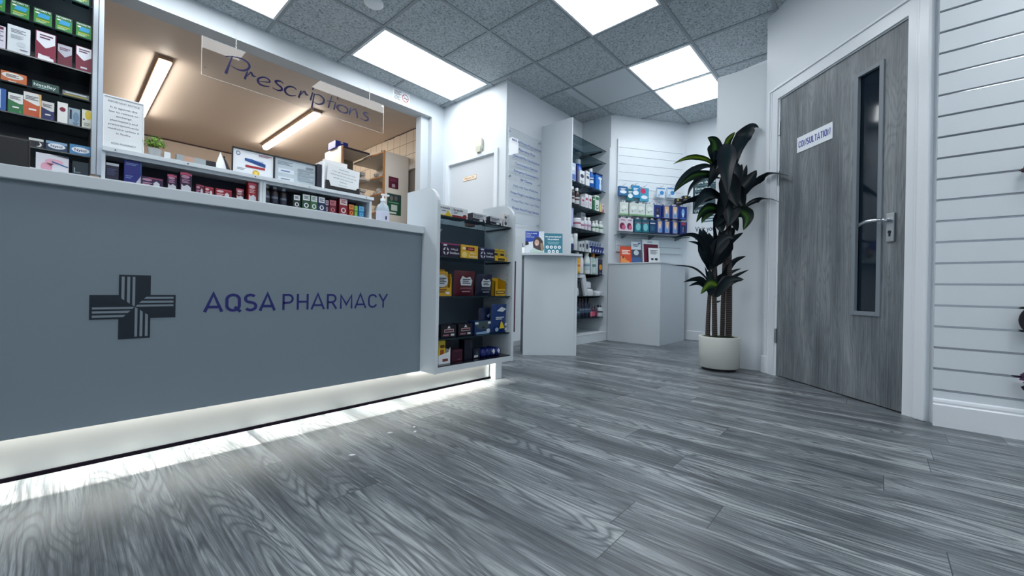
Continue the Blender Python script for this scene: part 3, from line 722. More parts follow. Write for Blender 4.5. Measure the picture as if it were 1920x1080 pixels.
def stroke(pts):
    """(x, z, width)"""
    P = cr(pts) if len(pts) > 2 else cr([pts[0], tuple((a+b)/2 for a, b in zip(pts[0], pts[1])), pts[1]])
    L = []; Rr = []
    for i, p in enumerate(P):
        a = P[max(i-1, 0)]; b = P[min(i+1, len(P)-1)]; dx, dz = b[0]-a[0], b[1]-a[1]; l = math.hypot(dx, dz) or 1
        nx, nz = -dz/l, dx/l; w2 = p[2]*0.62
        L.append((p[0]+nx*w2, p[1]+nz*w2)); Rr.append((p[0]-nx*w2, p[1]-nz*w2))
    rows = []; _lay[0] += 1; yo = 0.00005*(_lay[0] % 4)
    for i in range(len(P)):
        rows.append([(L[i][0], 0.7560-yo, L[i][1]), (Rr[i][0], 0.7560-yo, Rr[i][1])])
    mb.grid(rows, PM_, False)
t_, m_, k_ = 0.004, 0.009, 0.014
for s in [[(-1.449, 2.362, .006), (-1.468, 2.29, .011), (-1.490, 2.207, .017)],
          [(-1.494, 2.339, .006), (-1.451, 2.356, t_), (-1.392, 2.366, m_), (-1.349, 2.355, .013), (-1.333, 2.328, k_), (-1.354, 2.291, .012), (-1.402, 2.271, m_), (-1.458, 2.283, t_)],
          [(-1.346, 2.284, .008), (-1.365, 2.214, .013)], [(-1.362, 2.228, t_), (-1.338, 2.262, .006), (-1.322, 2.286, .009), (-1.309, 2.264, k_), (-1.286, 2.266, t_)],
          [(-1.272, 2.238, t_), (-1.23, 2.246, .006), (-1.186, 2.262, m_), (-1.200, 2.281, m_), (-1.232, 2.282, m_), (-1.266, 2.26, .012), (-1.272, 2.232, k_), (-1.246, 2.212, .012), (-1.187, 2.221, t_)],
          [(-1.082, 2.288, t_), (-1.11, 2.298, m_), (-1.143, 2.284, k_), (-1.132, 2.266, .012), (-1.10, 2.250, k_), (-1.096, 2.230, .013), (-1.125, 2.215, m_), (-1.168, 2.222, t_)],
          [(-.979, 2.272, .005), (-1.0, 2.286, m_), (-1.04, 2.279, .011), (-1.070, 2.247, k_), (-1.064, 2.217, k_), (-1.03, 2.206, m_), (-.982, 2.222, t_)],
          [(-.941, 2.282, .008), (-.962, 2.212, .013)], [(-.958, 2.226, t_), (-.934, 2.262, .006), (-.915, 2.287, .009), (-.90, 2.264, k_), (-.879, 2.264, t_)],
          [(-.846, 2.302, .009), (-.864, 2.225, .012)], [(-.842, 2.347, .009), (-.846, 2.322, .009)],
          [(-.831, 2.297, .008), (-.851, 2.164, .012)], [(-.836, 2.285, t_), (-.79, 2.299, m_), (-.747, 2.275, k_), (-.757, 2.235, .013), (-.80, 2.213, m_), (-.845, 2.224, t_)],
          [(-.676, 2.329, .008), (-.707, 2.212, .012)], [(-.722, 2.272, .006), (-.656, 2.283, .006)],
          [(-.639, 2.290, .008), (-.655, 2.213, .012)], [(-.621, 2.342, .009), (-.626, 2.316, .009)],
          [(-.573+.052*math.cos(2*PI*q/12), 2.246+.032*math.sin(2*PI*q/12), .008+.006*abs(math.cos(2*PI*q/12))) for q in range(13)],
          [(-.497, 2.287, .008), (-.508, 2.214, .013)], [(-.505, 2.226, t_), (-.478, 2.268, .006), (-.452, 2.287, .01), (-.436, 2.262, k_), (-.427, 2.208, .013)],
          [(-.308, 2.284, t_), (-.33, 2.292, m_), (-.365, 2.28, k_), (-.358, 2.263, .012), (-.324, 2.247, k_), (-.318, 2.228, .013), (-.347, 2.212, m_), (-.40, 2.219, t_)]]:
    stroke(s)
sub(mb, 'script_lettering', sg, **W)
for x in (-1.425, -0.305):
    mb = MB(); z = 2.425; q = 0
    while z < 2.52:
        # alternate chain links
        cx = []
        for a in range(9):
            an = 2*PI*a/8; dx = 0.0045*math.cos(an); dz = 0.0085*math.sin(an)
            cx.append((x+(dx if q % 2 else 0), 0.76+(0 if q % 2 else dx), z+0.008+dz))
        mb.tube(cx, 0.0013, mat((206, 206, 200), 0.3), 5, cap=False); z += 0.0135; q += 1
    mb.tube([(x, 0.76, 2.52), (x, 0.785, 2.60), (x, 0.795, H-0.008)], 0.0016, mat((206, 206, 200), 0.3), 5)
    sub(mb, 'chain', sg, **W)
for x, z in ((-0.17, 2.41), (-1.62, 2.20)):
    mb = MB(); mb.lathe([(0.006, 0), (0.006, 0.006)], CHROME_M, 10, M=Matrix.Translation((x, 0.757, z)) @ Matrix.Rotation(PI/2, 4, 'X')); sub(mb, 'stud', sg, **W)

mb = MB(); mb.box(-0.020, 0.185, 0.8075, 0.8095, 2.553, 2.672, mat((228, 232, 236), 0.3))
decorate(mb, 0.205, 0.119, [('L', .07, .50, .52, .92, 4, (70, 76, 92)), ('L', .07, .46, .12, .48, 3, (120, 128, 140))], y0=0.8075, x_off=-0.020, z_off=2.553)
ring = []
cxx, czz = 0.130, 2.612
for rr, c2, yy in [(0.040, (150, 30, 40), 0.8058), (0.033, (232, 234, 238), 0.8054)]:
    mb.face([(cxx+rr*math.cos(2*PI*q/24), yy, czz+rr*math.sin(2*PI*q/24)) for q in range(24)], mat(c2))
mb.box(cxx-0.024, cxx+0.020, 0.8040, 0.8050, czz-0.006, czz, mat((30, 30, 44))); mb.box(cxx+0.022, cxx+0.028, 0.8040, 0.8050, czz-0.006, czz, mat((30, 30, 44)))
mb.face([(cxx-0.024, 0.8036, czz+0.026), (cxx-0.027, 0.8036, czz+0.022), (cxx+0.024, 0.8036, czz-0.026), (cxx+0.027, 0.8036, czz-0.022)], mat((150, 30, 40)))
o = mb.build('no_smoking_sign'); tag(o, 'small white no smoking sticker on the bulkhead above the hatch', 'sign')

# services board
sv = thing('services_board', 'clear wall board listing pharmacy services in blue lettering', 'sign', (0.66, -0.235, 0))
mb = MB(); mb.box(0.672, 1.205, -0.218, -0.213, 1.265, 2.215, ACRYLIC_M)
for b in [(0.671, 0.6725, 1.265, 2.215), (1.2045, 1.206, 1.265, 2.215), (0.672, 1.205, 1.2635, 1.265), (0.672, 1.205, 2.215, 2.2165)]: mb.box(b[0], b[1], -0.2185, -0.2125, b[2], b[3], mat((190, 204, 210), 0.2))
sub(mb, 'clear_sheet', sv, **W)
bl = mat((28, 66, 150), 0.5, 0.0, 0.2)
rows = ['NHS & Private Prescriptions', 'Pharmacy First', 'Seasonal Flu Vaccinations', 'Contraception Services', 'Emergency Contraception', 'BP Checks', 'Help with New Medicines', 'Private Weight Loss Injection Clinic', "Private Men's Hair Loss Clinic", 'Private Period Delay Service']
wid = [0.47, 0.27, 0.42, 0.36, 0.40, 0.19, 0.40, 0.49, 0.45, 0.43]
for i, (s, wd) in enumerate(zip(rows, wid)):
    mb = MB(); put_text(mb, s, 0.955, 2.094-0.0765*i, 0.026, bl, width=wd, y=-0.2195, align='c', bold=0.015); sub(mb, 'lettering', sv, **W)
for x in (0.700, 1.178):
    for z in (2.19, 1.73, 1.29):
        mb = MB(); mb.lathe([(0.009, 0), (0.009, 0.030)], CHROME_M, 12, M=Matrix.Translation((x, -0.191, z)) @ Matrix.Rotation(PI/2, 4, 'X')); sub(mb, 'standoff', sv, **W)

# posters on the far wall, facing -x
FM = lambda y, z: Matrix.Translation((2.9175, y, z)) @ Matrix.Rotation(-PI/2, 4, 'Z')
def flat(name, label, w, h, base, decor, M, cat='poster', th=0.002):
    mb = MB(); mb.box(-w/2, w/2, 0, th, 0, h, mat(base, 0.4)); decorate(mb, w, h, decor)
    o = mb.build(name); o.matrix_world = M; return tag(o, label, cat)
flat('poster', 'dark teal conditions poster on the far wall, half hidden by the tall plant', 0.42, 0.50, (24, 60, 70),
     [('T', 'Sinusitis', .06, .55, .86, .06, (206, 222, 222)), ('T', 'Sore throat', .06, .62, .72, .06, (206, 222, 222)), ('T', 'Earache', .06, .48, .58, .06, (206, 222, 222)), ('T', 'Infected bites', .06, .74, .44, .06, (206, 222, 222)),
      ('T', 'Impetigo', .06, .50, .30, .06, (206, 222, 222)), ('T', 'Shingles', .06, .48, .16, .06, (206, 222, 222)), ('T', 'UTIs', .06, .26, .03, .06, (206, 222, 222)),
      ('R', .05, .95, .815, .822, (120, 160, 166)), ('R', .05, .95, .675, .682, (120, 160, 166)), ('R', .05, .95, .535, .542, (120, 160, 166)), ('R', .05, .95, .395, .402, (120, 160, 166))], FM(-1.475, 1.56))
flat('poster', 'white Visit your Pharmacy poster on the far wall below the teal one', 0.40, 0.40, (214, 222, 228),
     [('T', 'Visit your', .06, .70, .46, .16, (24, 44, 74)), ('T', 'Pharmacy', .06, .66, .20, .16, (140, 96, 104)), ('L', .3, .9, .72, .95, 3, (70, 110, 120))], FM(-1.475, 1.15))

# ================================================================ STOCK
WH = (232, 236, 240); NV = (14, 22, 60); OR = (200, 96, 44); GR = (28, 96, 52); MG = (122, 16, 54); YL = (226, 186, 40); BL = (20, 76, 168); TL = (20, 110, 128); RD = (176, 24, 40); GY = (120, 128, 138); PU = (58, 22, 74)
# ---- medicine shelving, row of green cartons
GB = [('P', [(0, .80), (1, .80), (1, 1), (0, 1)], (22, 84, 40)), ('P', [(0.18, .44), (.82, .44), (.9, .7), (.3, .74)], (36, 140, 190)), ('T', 'NICORETTE', .06, .92, .84, .11, (228, 240, 232)), ('R', .12, .85, .26, .31, (196, 190, 60)), ('E', .2, .70, .12, .04, (240, 244, 240)), ('L', .12, .7, .08, .22, 2, (170, 210, 170))]
GL = ['first green carton beside the metal upright', 'second green carton from the metal upright', 'third green carton from the metal upright', 'fourth green carton from the metal upright', 'fifth green carton from the metal upright, cut by the frame']
for i, (x, w_) in enumerate([(-2.2425, .066), (-2.325, .068), (-2.408, .070), (-2.494, .068), (-2.582, .068)]):
    carton('medicine_box', GL[i] + ' on the upper glass shelf', 'box', (x, 0.68, 2.098), (w_, 0.05, 0.088), (44, 124, 52), GB, group='green cartons on the upper glass shelf')
carton('medicine_box', 'green carton on the topmost glass shelf, barely in view', 'box', (-2.258, 0.68, 2.305), (0.072, 0.05, 0.085), (30, 96, 60), GB[:2] + GB[3:], group='green cartons on the topmost glass shelf')
carton('medicine_box', 'second green carton on the topmost glass shelf', 'box', (-2.36, 0.68, 2.305), (0.072, 0.05, 0.085), (30, 96, 60), GB[:2] + GB[3:], group='green cartons on the topmost glass shelf')
# second row: white leaflet box, tubes and burgundy packs
carton('leaflet_holder', 'white printed card in a clear holder between glass shelves', 'card', (-2.496, 0.68, 1.893), (0.083, 0.03, 0.150), (206, 214, 220), [('L', .15, .8, .72, .88, 3, (110, 116, 126)), ('L', .15, .7, .50, .66, 4, (160, 166, 176)), ('E', .6, .34, .2, .1, (190, 198, 206)), ('R', .55, .9, .12, .16, (120, 110, 130))])
MGD = [('P', [(.05, .98), (.95, .98), (.95, .62), (.62, .48), (.5, .44), (.38, .48), (.05, .66)], (216, 218, 226)), ('L', .2, .85, .74, .92, 2, (96, 60, 84)), ('R', .3, .7, .10, .17, (206, 196, 204))]
carton('medicine_box', 'white and burgundy carton with a flared pale foot', 'box', (-2.395, 0.68, 1.893), (0.080, 0.04, 0.165), MG, MGD + [('P', [(.12, .0), (.9, .0), (.88, .10), (.5, .15), (.14, .2)], (226, 226, 230))])
carton('medicine_box', 'burgundy and grey carton, one place from the metal upright', 'box', (-2.319, 0.69, 1.893), (0.060, 0.04, 0.13), (96, 14, 44), [('P', [(.02, .98), (.98, .98), (.98, .62), (.5, .42), (.02, .66)], (176, 178, 190)), ('L', .15, .85, .72, .86, 2, (100, 50, 76))])
carton('medicine_box', 'burgundy and white carton against the metal upright', 'box', (-2.240, 0.68, 1.893), (0.070, 0.04, 0.148), (110, 16, 48), MGD)
carton('medicine_box', 'pale lilac carton at the frame edge above the orange capsule box', 'box', (-2.580, 0.68, 1.893), (0.072, 0.04, 0.125), (206, 204, 216), [('L', .2, .9, .3, .8, 5, (130, 120, 140)), ('R', .72, .9, .84, .96, (96, 30, 60))])
# third row: flat boxes
OV = ('E', .46, .62, .42, .30, (222, 222, 216))
carton('medicine_box', 'wide orange capsule box with a pale oval', 'box', (-2.512, 0.68, 1.718), (0.094, 0.06, 0.056), (186, 98, 48), [OV, ('L', .2, .7, .45, .78, 3, (90, 60, 50)), ('R', .3, .6, .02, .10, (230, 220, 210))])
carton('medicine_box', 'wide dark green hayfever box with pale lettering', 'box', (-2.392, 0.68, 1.718), (0.105, 0.06, 0.044), (18, 62, 56), [('T', 'histallay', .06, .88, .34, .40, (206, 222, 222)), ('L', .2, .6, .1, .24, 1, (150, 190, 180))])
carton('medicine_box', 'wide grey and yellow tablet box near the metal upright', 'box', (-2.270, 0.68, 1.718), (0.112, 0.06, 0.030), (96, 108, 116), [('R', .05, .95, .1, .4, (150, 140, 60)), ('L', .1, .9, .5, .9, 1, (190, 196, 200))])
# fourth row
def wave(c): return [('P', [(0.02, .99), (.98, .99), (.98, .52), (.75, .50), (.45, .56), (.02, .66)], (222, 224, 222)), ('L', .12, .82, .68, .86, 3, (84, 84, 90)), ('R', .3, .72, .26, .33, (226, 228, 226)), ('E', .82, .10, .08, .04, c)]
carton('medicine_box', 'green and white tall carton beside the orange one', 'box', (-2.504, 0.68, 1.547), (0.056, 0.04, 0.112), (34, 108, 62), wave((90, 170, 90)))
carton('medicine_box', 'orange and white tall carton, tallest of its shelf', 'box', (-2.442, 0.68, 1.547), (0.068, 0.045, 0.138), (190, 84, 44), wave((220, 60, 40)) + [('P', [(.84, .99), (.99, .99), (.99, .0), (.90, .0), (.92, .6)], (214, 176, 110))])
carton('medicine_box', 'small navy and white carton behind the orange one', 'box', (-2.383, 0.69, 1.547), (0.052, 0.04, 0.110), (20, 34, 96), wave((60, 80, 160)))
carton('medicine_box', 'white slim carton with a dark red oval', 'box', (-2.324, 0.68, 1.547), (0.042, 0.035, 0.123), (226, 226, 224), [('E', .5, .66, .3, .11, (120, 20, 50))])
carton('medicine_box', 'pale blue grey carton with upright lettering', 'box', (-2.276, 0.685, 1.547), (0.049, 0.035, 0.105), (150, 172, 186), [('R', .1, .3, .35, .9, (24, 40, 66)), ('E', .65, .5, .26, .3, (108, 140, 168)), ('L', .4, .9, .06, .2, 2, (80, 110, 140))])
carton('medicine_box', 'white and yellow carton next to the metal upright', 'box', (-2.222, 0.68, 1.547), (0.043, 0.035, 0.112), (222, 222, 210), [('E', .62, .72, .34, .26, (222, 196, 70)), ('E', .2, .45, .1, .05, (40, 60, 90)), ('L', .2, .8, .1, .3, 2, (150, 150, 140))])
carton('medicine_box', 'blue and white carton at the frame edge beside the green one', 'box', (-2.562, 0.68, 1.547), (0.048, 0.035, 0.122), (32, 84, 160), [('R', .0, .6, .1, .95, (206, 220, 234))])
# fifth row
NY = [('P', [(0, 0), (1, 0), (1, 1), (0, 1)], (70, 130, 176)), ('E', .50, .50, .42, .30, (226, 232, 240)), ('T', 'Nytol', .22, .76, .36, .28, (20, 30, 60))]
carton('medicine_box', 'blue sleep aid carton with a white oval, beside the metal upright', 'box', (-2.2465, 0.68, 1.372), (0.092, 0.04, 0.060), (40, 96, 146), NY)
carton('medicine_box', 'dark blue sleep aid carton with a white oval, second from the metal upright', 'box', (-2.345, 0.68, 1.372), (0.085, 0.04, 0.054), (24, 56, 90), [('R', 0, 1, .72, 1, (120, 156, 186))] + NY[1:])
carton('medicine_box', 'black night time carton with a pale moon, behind the screen', 'box', (-2.425, 0.68, 1.372), (0.056, 0.04, 0.052), (22, 24, 36), [('R', 0, 1, .74, 1, (206, 210, 206)), ('E', .66, .36, .22, .26, (226, 228, 232)), ('E', .56, .42, .20, .24, (22, 24, 36))])
carton('medicine_box', 'white carton with pink petals and a blue sweep, low behind the counter', 'box', (-2.360, 0.66, 1.234), (0.130, 0.04, 0.108), (206, 206, 214), [('E', .32, .28, .18, .26, (206, 150, 170)), ('E', .55, .62, .28, .14, (212, 162, 180)), ('P', [(.45, .66), (.98, .44), (.98, .38), (.5, .56)], (40, 90, 140)), ('P', [(.3, .5), (.55, .5), (.45, .36)], (110, 50, 70)), ('P', [(.4, .98), (1, .9), (1, 1)], (30, 36, 60))])
carton('medicine_box', 'dark teal carton low behind the counter next to the upright', 'box', (-2.245, 0.70, 1.234), (0.07, 0.04, 0.10), (20, 42, 54), [('R', .1, .5, .3, .36, (110, 130, 140)), ('R', .1, .16, .3, .6, (150, 166, 176))])
# touch screen terminal on the counter
t = thing('till_screen', 'black till screen turned away on the counter top', 'screen', (-2.475, -0.72, 0.917))
mb = MB(); mb.box(-0.14, 0.078, 0, 0.02, 0.03, 0.184, BLACK_M, 0.006); sub(mb, 'screen_case', t)
mb = MB(); mb.lathe([(0.07, 0), (0.07, 0.008), (0.015, 0.016), (0.015, 0.05)], BLACK_M, 20, (-0.03, 0.06, 0)); sub(mb, 'stand', t)
t = thing('keyboard', 'black keyboard lying on the counter top below the till screen', 'keyboard', (-2.44, -0.80, 0.917))
mb = MB(); mb.box(-0.12, 0.135, 0, 0.05, 0, 0.012, BLACK_M, 0.003); sub(mb, 'case', t)
mb = MB()
for q in range(12):
    for r in range(2): mb.box(-0.112+q*0.0203, -0.097+q*0.0203, 0.006+r*0.02, 0.021+r*0.02, 0.012, 0.019, mat((40, 44, 54), 0.3), 0.002)
sub(mb, 'keys', t)
t = thing('card_reader', 'black card reader tilted on the counter edge with a white paper tab', 'card reader', (-2.195, -0.80, 0.917), R(8))
mb = MB(); mb.prism([(0.0, 0), (0.09, 0), (0.09, 0.065), (0.0, 0.03)], -0.05, 0.03, mat((14, 14, 24), 0.3), axis='x'); sub(mb, 'case', t)
mb = MB(); mb.prism([(0.035, 0.03), (0.055, 0.055), (0.05, 0.06), (0.03, 0.035)], -0.02, -0.016, mat((210, 214, 220)), axis='y'); mb.box(0.02, 0.065, -0.021, -0.0205, 0.006, 0.022, mat((222, 226, 232))); sub(mb, 'paper_tab', t)

# ---- cubby, first bay
def sw(c1, c2, c3=(214, 214, 222)): return [('P', [(.0, .92), (.5, .96), (1, .88), (1, .80), (.5, .86), (0, .80)], c1), ('E', .45, .74, .36, .09, c2), ('L', .15, .8, .42, .62, 3, c2), ('P', [(.08, .03), (.92, .03), (.92, .24), (.6, .36), (.3, .26), (.1, .36)], c3)]
def swl(c1, c2, c3=(214, 214, 222)): return [('E', .28, .68, .22, .14, c2), ('P', [(.3, .95), (.98, .88), (.98, .80), (.4, .86)], c1), ('L', .08, .5, .1, .42, 2, c2), ('P', [(.56, .08), (.84, .08), (.84, .4), (.7, .62), (.56, .4)], c3)]
PK = (190, 140, 170)
o = carton('medicine_box', 'dark carton with a white flap edge next to the metal upright', 'box', (-2.108, 0.63, 1.234), (0.058, 0.05, 0.112), (24, 26, 60), [('R', 0, 1, .86, 1, (200, 206, 214)), ('L', .1, .8, .3, .7, 4, (70, 76, 120))])
carton('medicine_box', 'tall royal blue carton with a white swoosh', 'box', (-2.012, 0.63, 1.234), (0.085, 0.06, 0.150), (20, 36, 130), [('P', [(.98, .0), (.98, .45), (.86, .28), (.6, .0)], (214, 220, 230)), ('P', [(.98, .95), (.98, .45), (.93, .5), (.90, .95)], (40, 96, 140)), ('L', .1, .8, .78, .9, 2, (120, 140, 200)), ('L', .08, .5, .2, .36, 2, (110, 130, 190))])
CUB = [(-1.918, .112, .062, (44, 20, 70), 'l', 'low wide purple carton'), (-1.815, .050, .107, (52, 20, 66), 't', 'narrow purple carton between a wide and a tall one'), (-1.739, .064, .140, (56, 20, 64), 't', 'tallest purple carton of the first bay'),
       (-1.660, .048, .066, (96, 22, 52), 'l', 'small burgundy carton with a white top patch'), (-1.606, .052, .060, (150, 24, 48), 'l', 'short red carton with a round dark picture'), (-1.518, .100, .060, (150, 20, 40), 'l', 'wide red childrens cough carton'),
       (-1.415, .050, .086, (110, 18, 40), 't', 'dark red narrow carton beside the tall red one'), (-1.332, .058, .152, (168, 22, 34), 't', 'tall bright red carton at the bay divider')]
for x, w_, h_, c, k, lab in CUB:
    carton('medicine_box', lab + ' in the cubby shelf', 'box', (x, 0.625, 1.234), (w_, 0.05, h_), c, (swl if k == 'l' else sw)((206, 80, 110), PK if c[0] < 100 else (226, 190, 196)))
# second bay: dark bottles and syrup cartons
for x, h_, lab in [(-1.226, .152, 'dark syrup bottle behind the bay divider'), (-1.165, .154, 'dark syrup bottle with a pale cap, middle of the three'), (-1.100, .150, 'dark syrup bottle with a pale cap, beside the white cartons')]:
    bottle(lab, (x, 0.66, 1.234), 0.025, h_, (30, 18, 24), (150, 160, 176), ((40, 46, 66), .12, .62, (110, 116, 130)), caph=0.14)
SY = [(-1.008, .056, .112, (34, 52, 46), WH, 'white topped green cough syrup carton'), (-.932, .066, .130, (26, 74, 50), WH, 'taller white and green cough syrup carton'), (-.868, .058, .130, (60, 110, 70), WH, 'white and green cough syrup carton with a ring'),
      (-.804, .060, .130, (20, 44, 90), WH, 'white and blue cough syrup carton'), (-.758, .030, .112, (60, 24, 54), (190, 170, 190), 'slim mauve carton beside the blue one'), (-.706, .062, .120, (110, 20, 40), (200, 120, 130), 'dark red cough carton with a pale band'),
      (-.610, .078, .152, (140, 20, 40), (222, 206, 210), 'largest red cough carton of the second bay'), (-.534, .050, .110, (170, 40, 30), (220, 160, 60), 'small orange and red lozenge carton'), (-.490, .032, .104, (70, 150, 60), (180, 210, 90), 'slim lime green carton'), (-.437, .054, .108, (30, 130, 196), (120, 196, 226), 'bright blue carton at the end of the cubby')]
for x, w_, h_, c, c2, lab in SY:
    carton('medicine_box', lab + ' in the cubby shelf', 'box', (x, 0.625, 1.234), (w_, 0.05, h_), c, [('R', .08, .92, .60, .97, c2), ('L', .2, .8, .68, .90, 3, c), ('E', .5, .28, .30, .16, c2), ('E', .5, .28, .16, .10, c), ('R', .1, .9, .02, .07, c2)])
# ---- on top of the cubby
ft = 1.432
t = thing('notice_stand', 'white framed IMPORTANT NOTICE standing beside the metal upright', 'notice', (-2.055, 0.675, ft))
MT = Matrix.Rotation(R(-4), 4, 'X')
mb = MB(); fm = mat((216, 220, 226), 0.3)
for b in [(-.098, .098, 0, .006), (-.098, .098, .354, .362), (-.098, -.092, .006, .354), (.092, .098, .006, .354)]: mb.box(b[0], b[1], -.006, .004, b[2], b[3], fm, M=MT)
sub(mb, 'frame', t)
mb = MB(); mb.box(-.092, .092, -.002, .003, .006, .354, mat((208, 212, 214), 0.5), M=MT)
for s, z, wd in [('IMPORTANT NOTICE', .320, .150), ('It is against the', .284, .128), ('law to reissue or', .256, .140), ('exchange', .228, .072), ("pharmacist's and", .200, .130), ('prescription-only', .172, .145), ('medicine unless it', .144, .150), ('is faulty.', .116, .072), ('AQSA PHARMACY', .048, .120)]:
    put_text(mb, s, 0, z, .0125, mat((66, 74, 92), 0.5), width=wd, y=-.0035, align='c', M=MT, bold=0.02 if s.isupper() else 0)
sub(mb, 'printed_sheet', t)
mb = MB(); mb.prism([(.012, 0), (.08, 0), (.016, .14)], -.01, .01, mat((190, 196, 202), 0.3), axis='x'); sub(mb, 'easel_leg', t)
# small plant
t = thing('potted_plant', 'small bright green bushy plant in a grey pot beside the notice stand', 'plant', (-1.902, 0.685, ft))
mb = MB(); mb.lathe([(0.031, 0), (0.038, 0.070), (0.034, 0.072), (0.03, 0.062), (1e-4, 0.062)], mat((150, 154, 156), 0.7), 24); sub(mb, 'pot', t)
mb = MB(); lm = [mat((92, 140, 24), 0.4), mat((52, 96, 22), 0.4), mat((150, 180, 50), 0.4)]
rd = random.Random(3)
for q in range(330):
    a, b = rd.uniform(0, 2*PI), rd.uniform(-0.35, 1.0); rr = 0.060*rd.uniform(0.45, 1.08)
    ph = math.asin(b); p = Vector((rr*math.cos(ph)*math.cos(a), rr*math.cos(ph)*math.sin(a), 0.105+rr*0.85*b))
    n = (p-Vector((0, 0, 0.09))).normalized(); tdir = n.cross(Vector((rd.uniform(-1, 1), rd.uniform(-1, 1), rd.uniform(-1, 1)))).normalized(); bd = n.cross(tdir)
    s = rd.uniform(0.005, 0.0095); m1 = lm[0 if q % 3 else rd.choice((1, 2))]
    mb.face([p-tdir*s, p-bd*s*0.6+n*0.002, p+tdir*s, p+bd*s*0.6+n*0.002], m1)
sub(mb, 'foliage', t)
mb = MB()
for q in range(14):
    a = q*2.4; mb.tube([(0, 0, .06), (.02*math.cos(a), .02*math.sin(a), .10), (.045*math.cos(a), .045*math.sin(a), .12+.02*math.sin(q))], 0.0012, mat((70, 90, 30)), 4)
sub(mb, 'stems', t)
carton('small_box', 'tiny plain white box beside the small plant pot', 'box', (-1.838, 0.66, ft), (0.034, 0.03, 0.062), (206, 210, 212), [])
t = thing('card_tray', 'low clear grey tray on the cubby top between the small plant and the white cone', 'tray', (-1.70, 0.68, ft))
mb = MB(); mb.box(-.085, .083, 0, .003, 0, .066, mat((140, 148, 152), 0.2)); mb.box(-.085, .083, .05, .053, 0, .075, mat((120, 128, 134), 0.2)); mb.box(-.085, -.083, .003, .05, 0, .07, mat((140, 148, 152), 0.2)); mb.box(.081, .083, .003, .05, 0, .07, mat((140, 148, 152), 0.2)); mb.box(-.083, .081, .003, .05, 0, .003, mat((140, 148, 152), 0.2)); sub(mb, 'tray', t)
mb = MB(); mb.box(-.045, .012, -.001, 0, .03, .062, mat((176, 140, 120), 0.4)); sub(mb, 'card', t)
carton('small_box', 'low black box between the clear tray and the white cone', 'box', (-1.588, 0.68, ft), (0.062, 0.04, 0.064), (18, 20, 32), [])
t = thing('cone_ornament', 'white folded paper cone with a dark figure leaning on it', 'ornament', (-1.522, 0.68, ft))
mb = MB(); mb.face([(-.052, 0, 0), (.042, -.005, 0), (-.004, .02, .152)], WHITE_M); mb.face([(.042, -.005, 0), (.05, .06, 0), (-.004, .02, .152)], WHITE_M); mb.face([(-.052, 0, 0), (-.004, .02, .152), (.05, .06, 0)], WHITE_M); sub(mb, 'cone', t)
mb = MB(); mb.tube([(.012, -.012, .105), (.026, -.014, .07), (.038, -.014, .03), (.045, -.012, .005)], [.004, .008, .012, .014], mat((30, 34, 40)), 8); mb.sphere((.012, -.012, .112), .008, mat((30, 34, 40)), 8, 6); sub(mb, 'figure', t)
# framed certificates
t = thing('framed_certificate', 'black framed certificate with a blue ribbon, red bar and gold seal', 'certificate', (-1.308, 0.70, ft))
mb = MB()
for b in [(-.147, .147, 0, .008), (-.147, .147, .206, .216), (-.147, -.139, .008, .206), (.139, .147, .008, .206)]: mb.box(b[0], b[1], -.010, .004, b[2], b[3], BLACK_M)
sub(mb, 'frame', t)
mb = MB(); mb.box(-.139, .139, -.003, .003, .008, .206, mat((222, 226, 232), 0.3))
decorate(mb, .278, .198, [('E', .12, .84, .055, .085, (90, 100, 120)), ('E', .12, .84, .035, .055, (206, 212, 222)), ('P', [(.28, .70), (.46, .70), (.80, .60), (.80, .46), (.62, .50), (.28, .60)], (18, 62, 130)), ('R', .30, .79, .35, .44, (150, 24, 40)), ('T', 'CERTIFICATE', .34, .74, .63, .05, (60, 120, 190)), ('E', .56, .17, .09, .12, (196, 160, 40)), ('E', .56, .17, .05, .07, (226, 200, 90)), ('L', .62, .95, .86, .96, 2, (130, 80, 100)), ('L', .1, .3, .2, .3, 2, (150, 150, 160))], y0=-.003, x_off=-.139, z_off=.008)
sub(mb, 'certificate_sheet', t)
t = thing('framed_registration', 'black framed pale grey registration form beside the certificate', 'certificate', (-.994, 0.70, ft))
mb = MB()
for b in [(-.168, .168, 0, .006), (-.168, .168, .208, .218), (-.168, -.162, .006, .208), (.158, .168, .006, .208)]: mb.box(b[0], b[1], -.010, .004, b[2], b[3], BLACK_M)
sub(mb, 'frame', t)
mb = MB(); mb.box(-.162, .158, -.003, .003, .006, .208, mat((176, 188, 196), 0.3))
decorate(mb, .32, .202, [('L', .06, .42, .74, .90, 3, (110, 122, 134)), ('R', .08, .46, .42, .60, (206, 214, 220)), ('R', .08, .46, .10, .26, (206, 214, 220)), ('L', .14, .36, .46, .56, 1, (110, 130, 170)), ('L', .14, .36, .14, .22, 1, (120, 130, 150)), ('L', .55, .95, .2, .75, 5, (140, 152, 162)), ('R', .76, .94, .78, .86, (120, 130, 142))], y0=-.003, x_off=-.162, z_off=.006)
sub(mb, 'form_sheet', t)
t = thing('magazine_file', 'narrow white upright file with dark papers beside the grey form', 'file', (-.800, 0.66, ft))
mb = MB(); mb.box(.012, .030, 0, .15, 0, .262, WHITE_M, .002); mb.box(-.03, .012, .148, .15, 0, .24, WHITE_M); mb.box(-.03, .012, 0, .15, 0, .004, WHITE_M); sub(mb, 'file_box', t)
mb = MB(); mb.box(-.028, .010, .01, .14, .005, .225, mat((26, 28, 44))); sub(mb, 'papers', t)
t = thing('document_holder', 'black desk holder with a white PLEASE NOTE sheet', 'notice', (-.605, 0.66, ft))
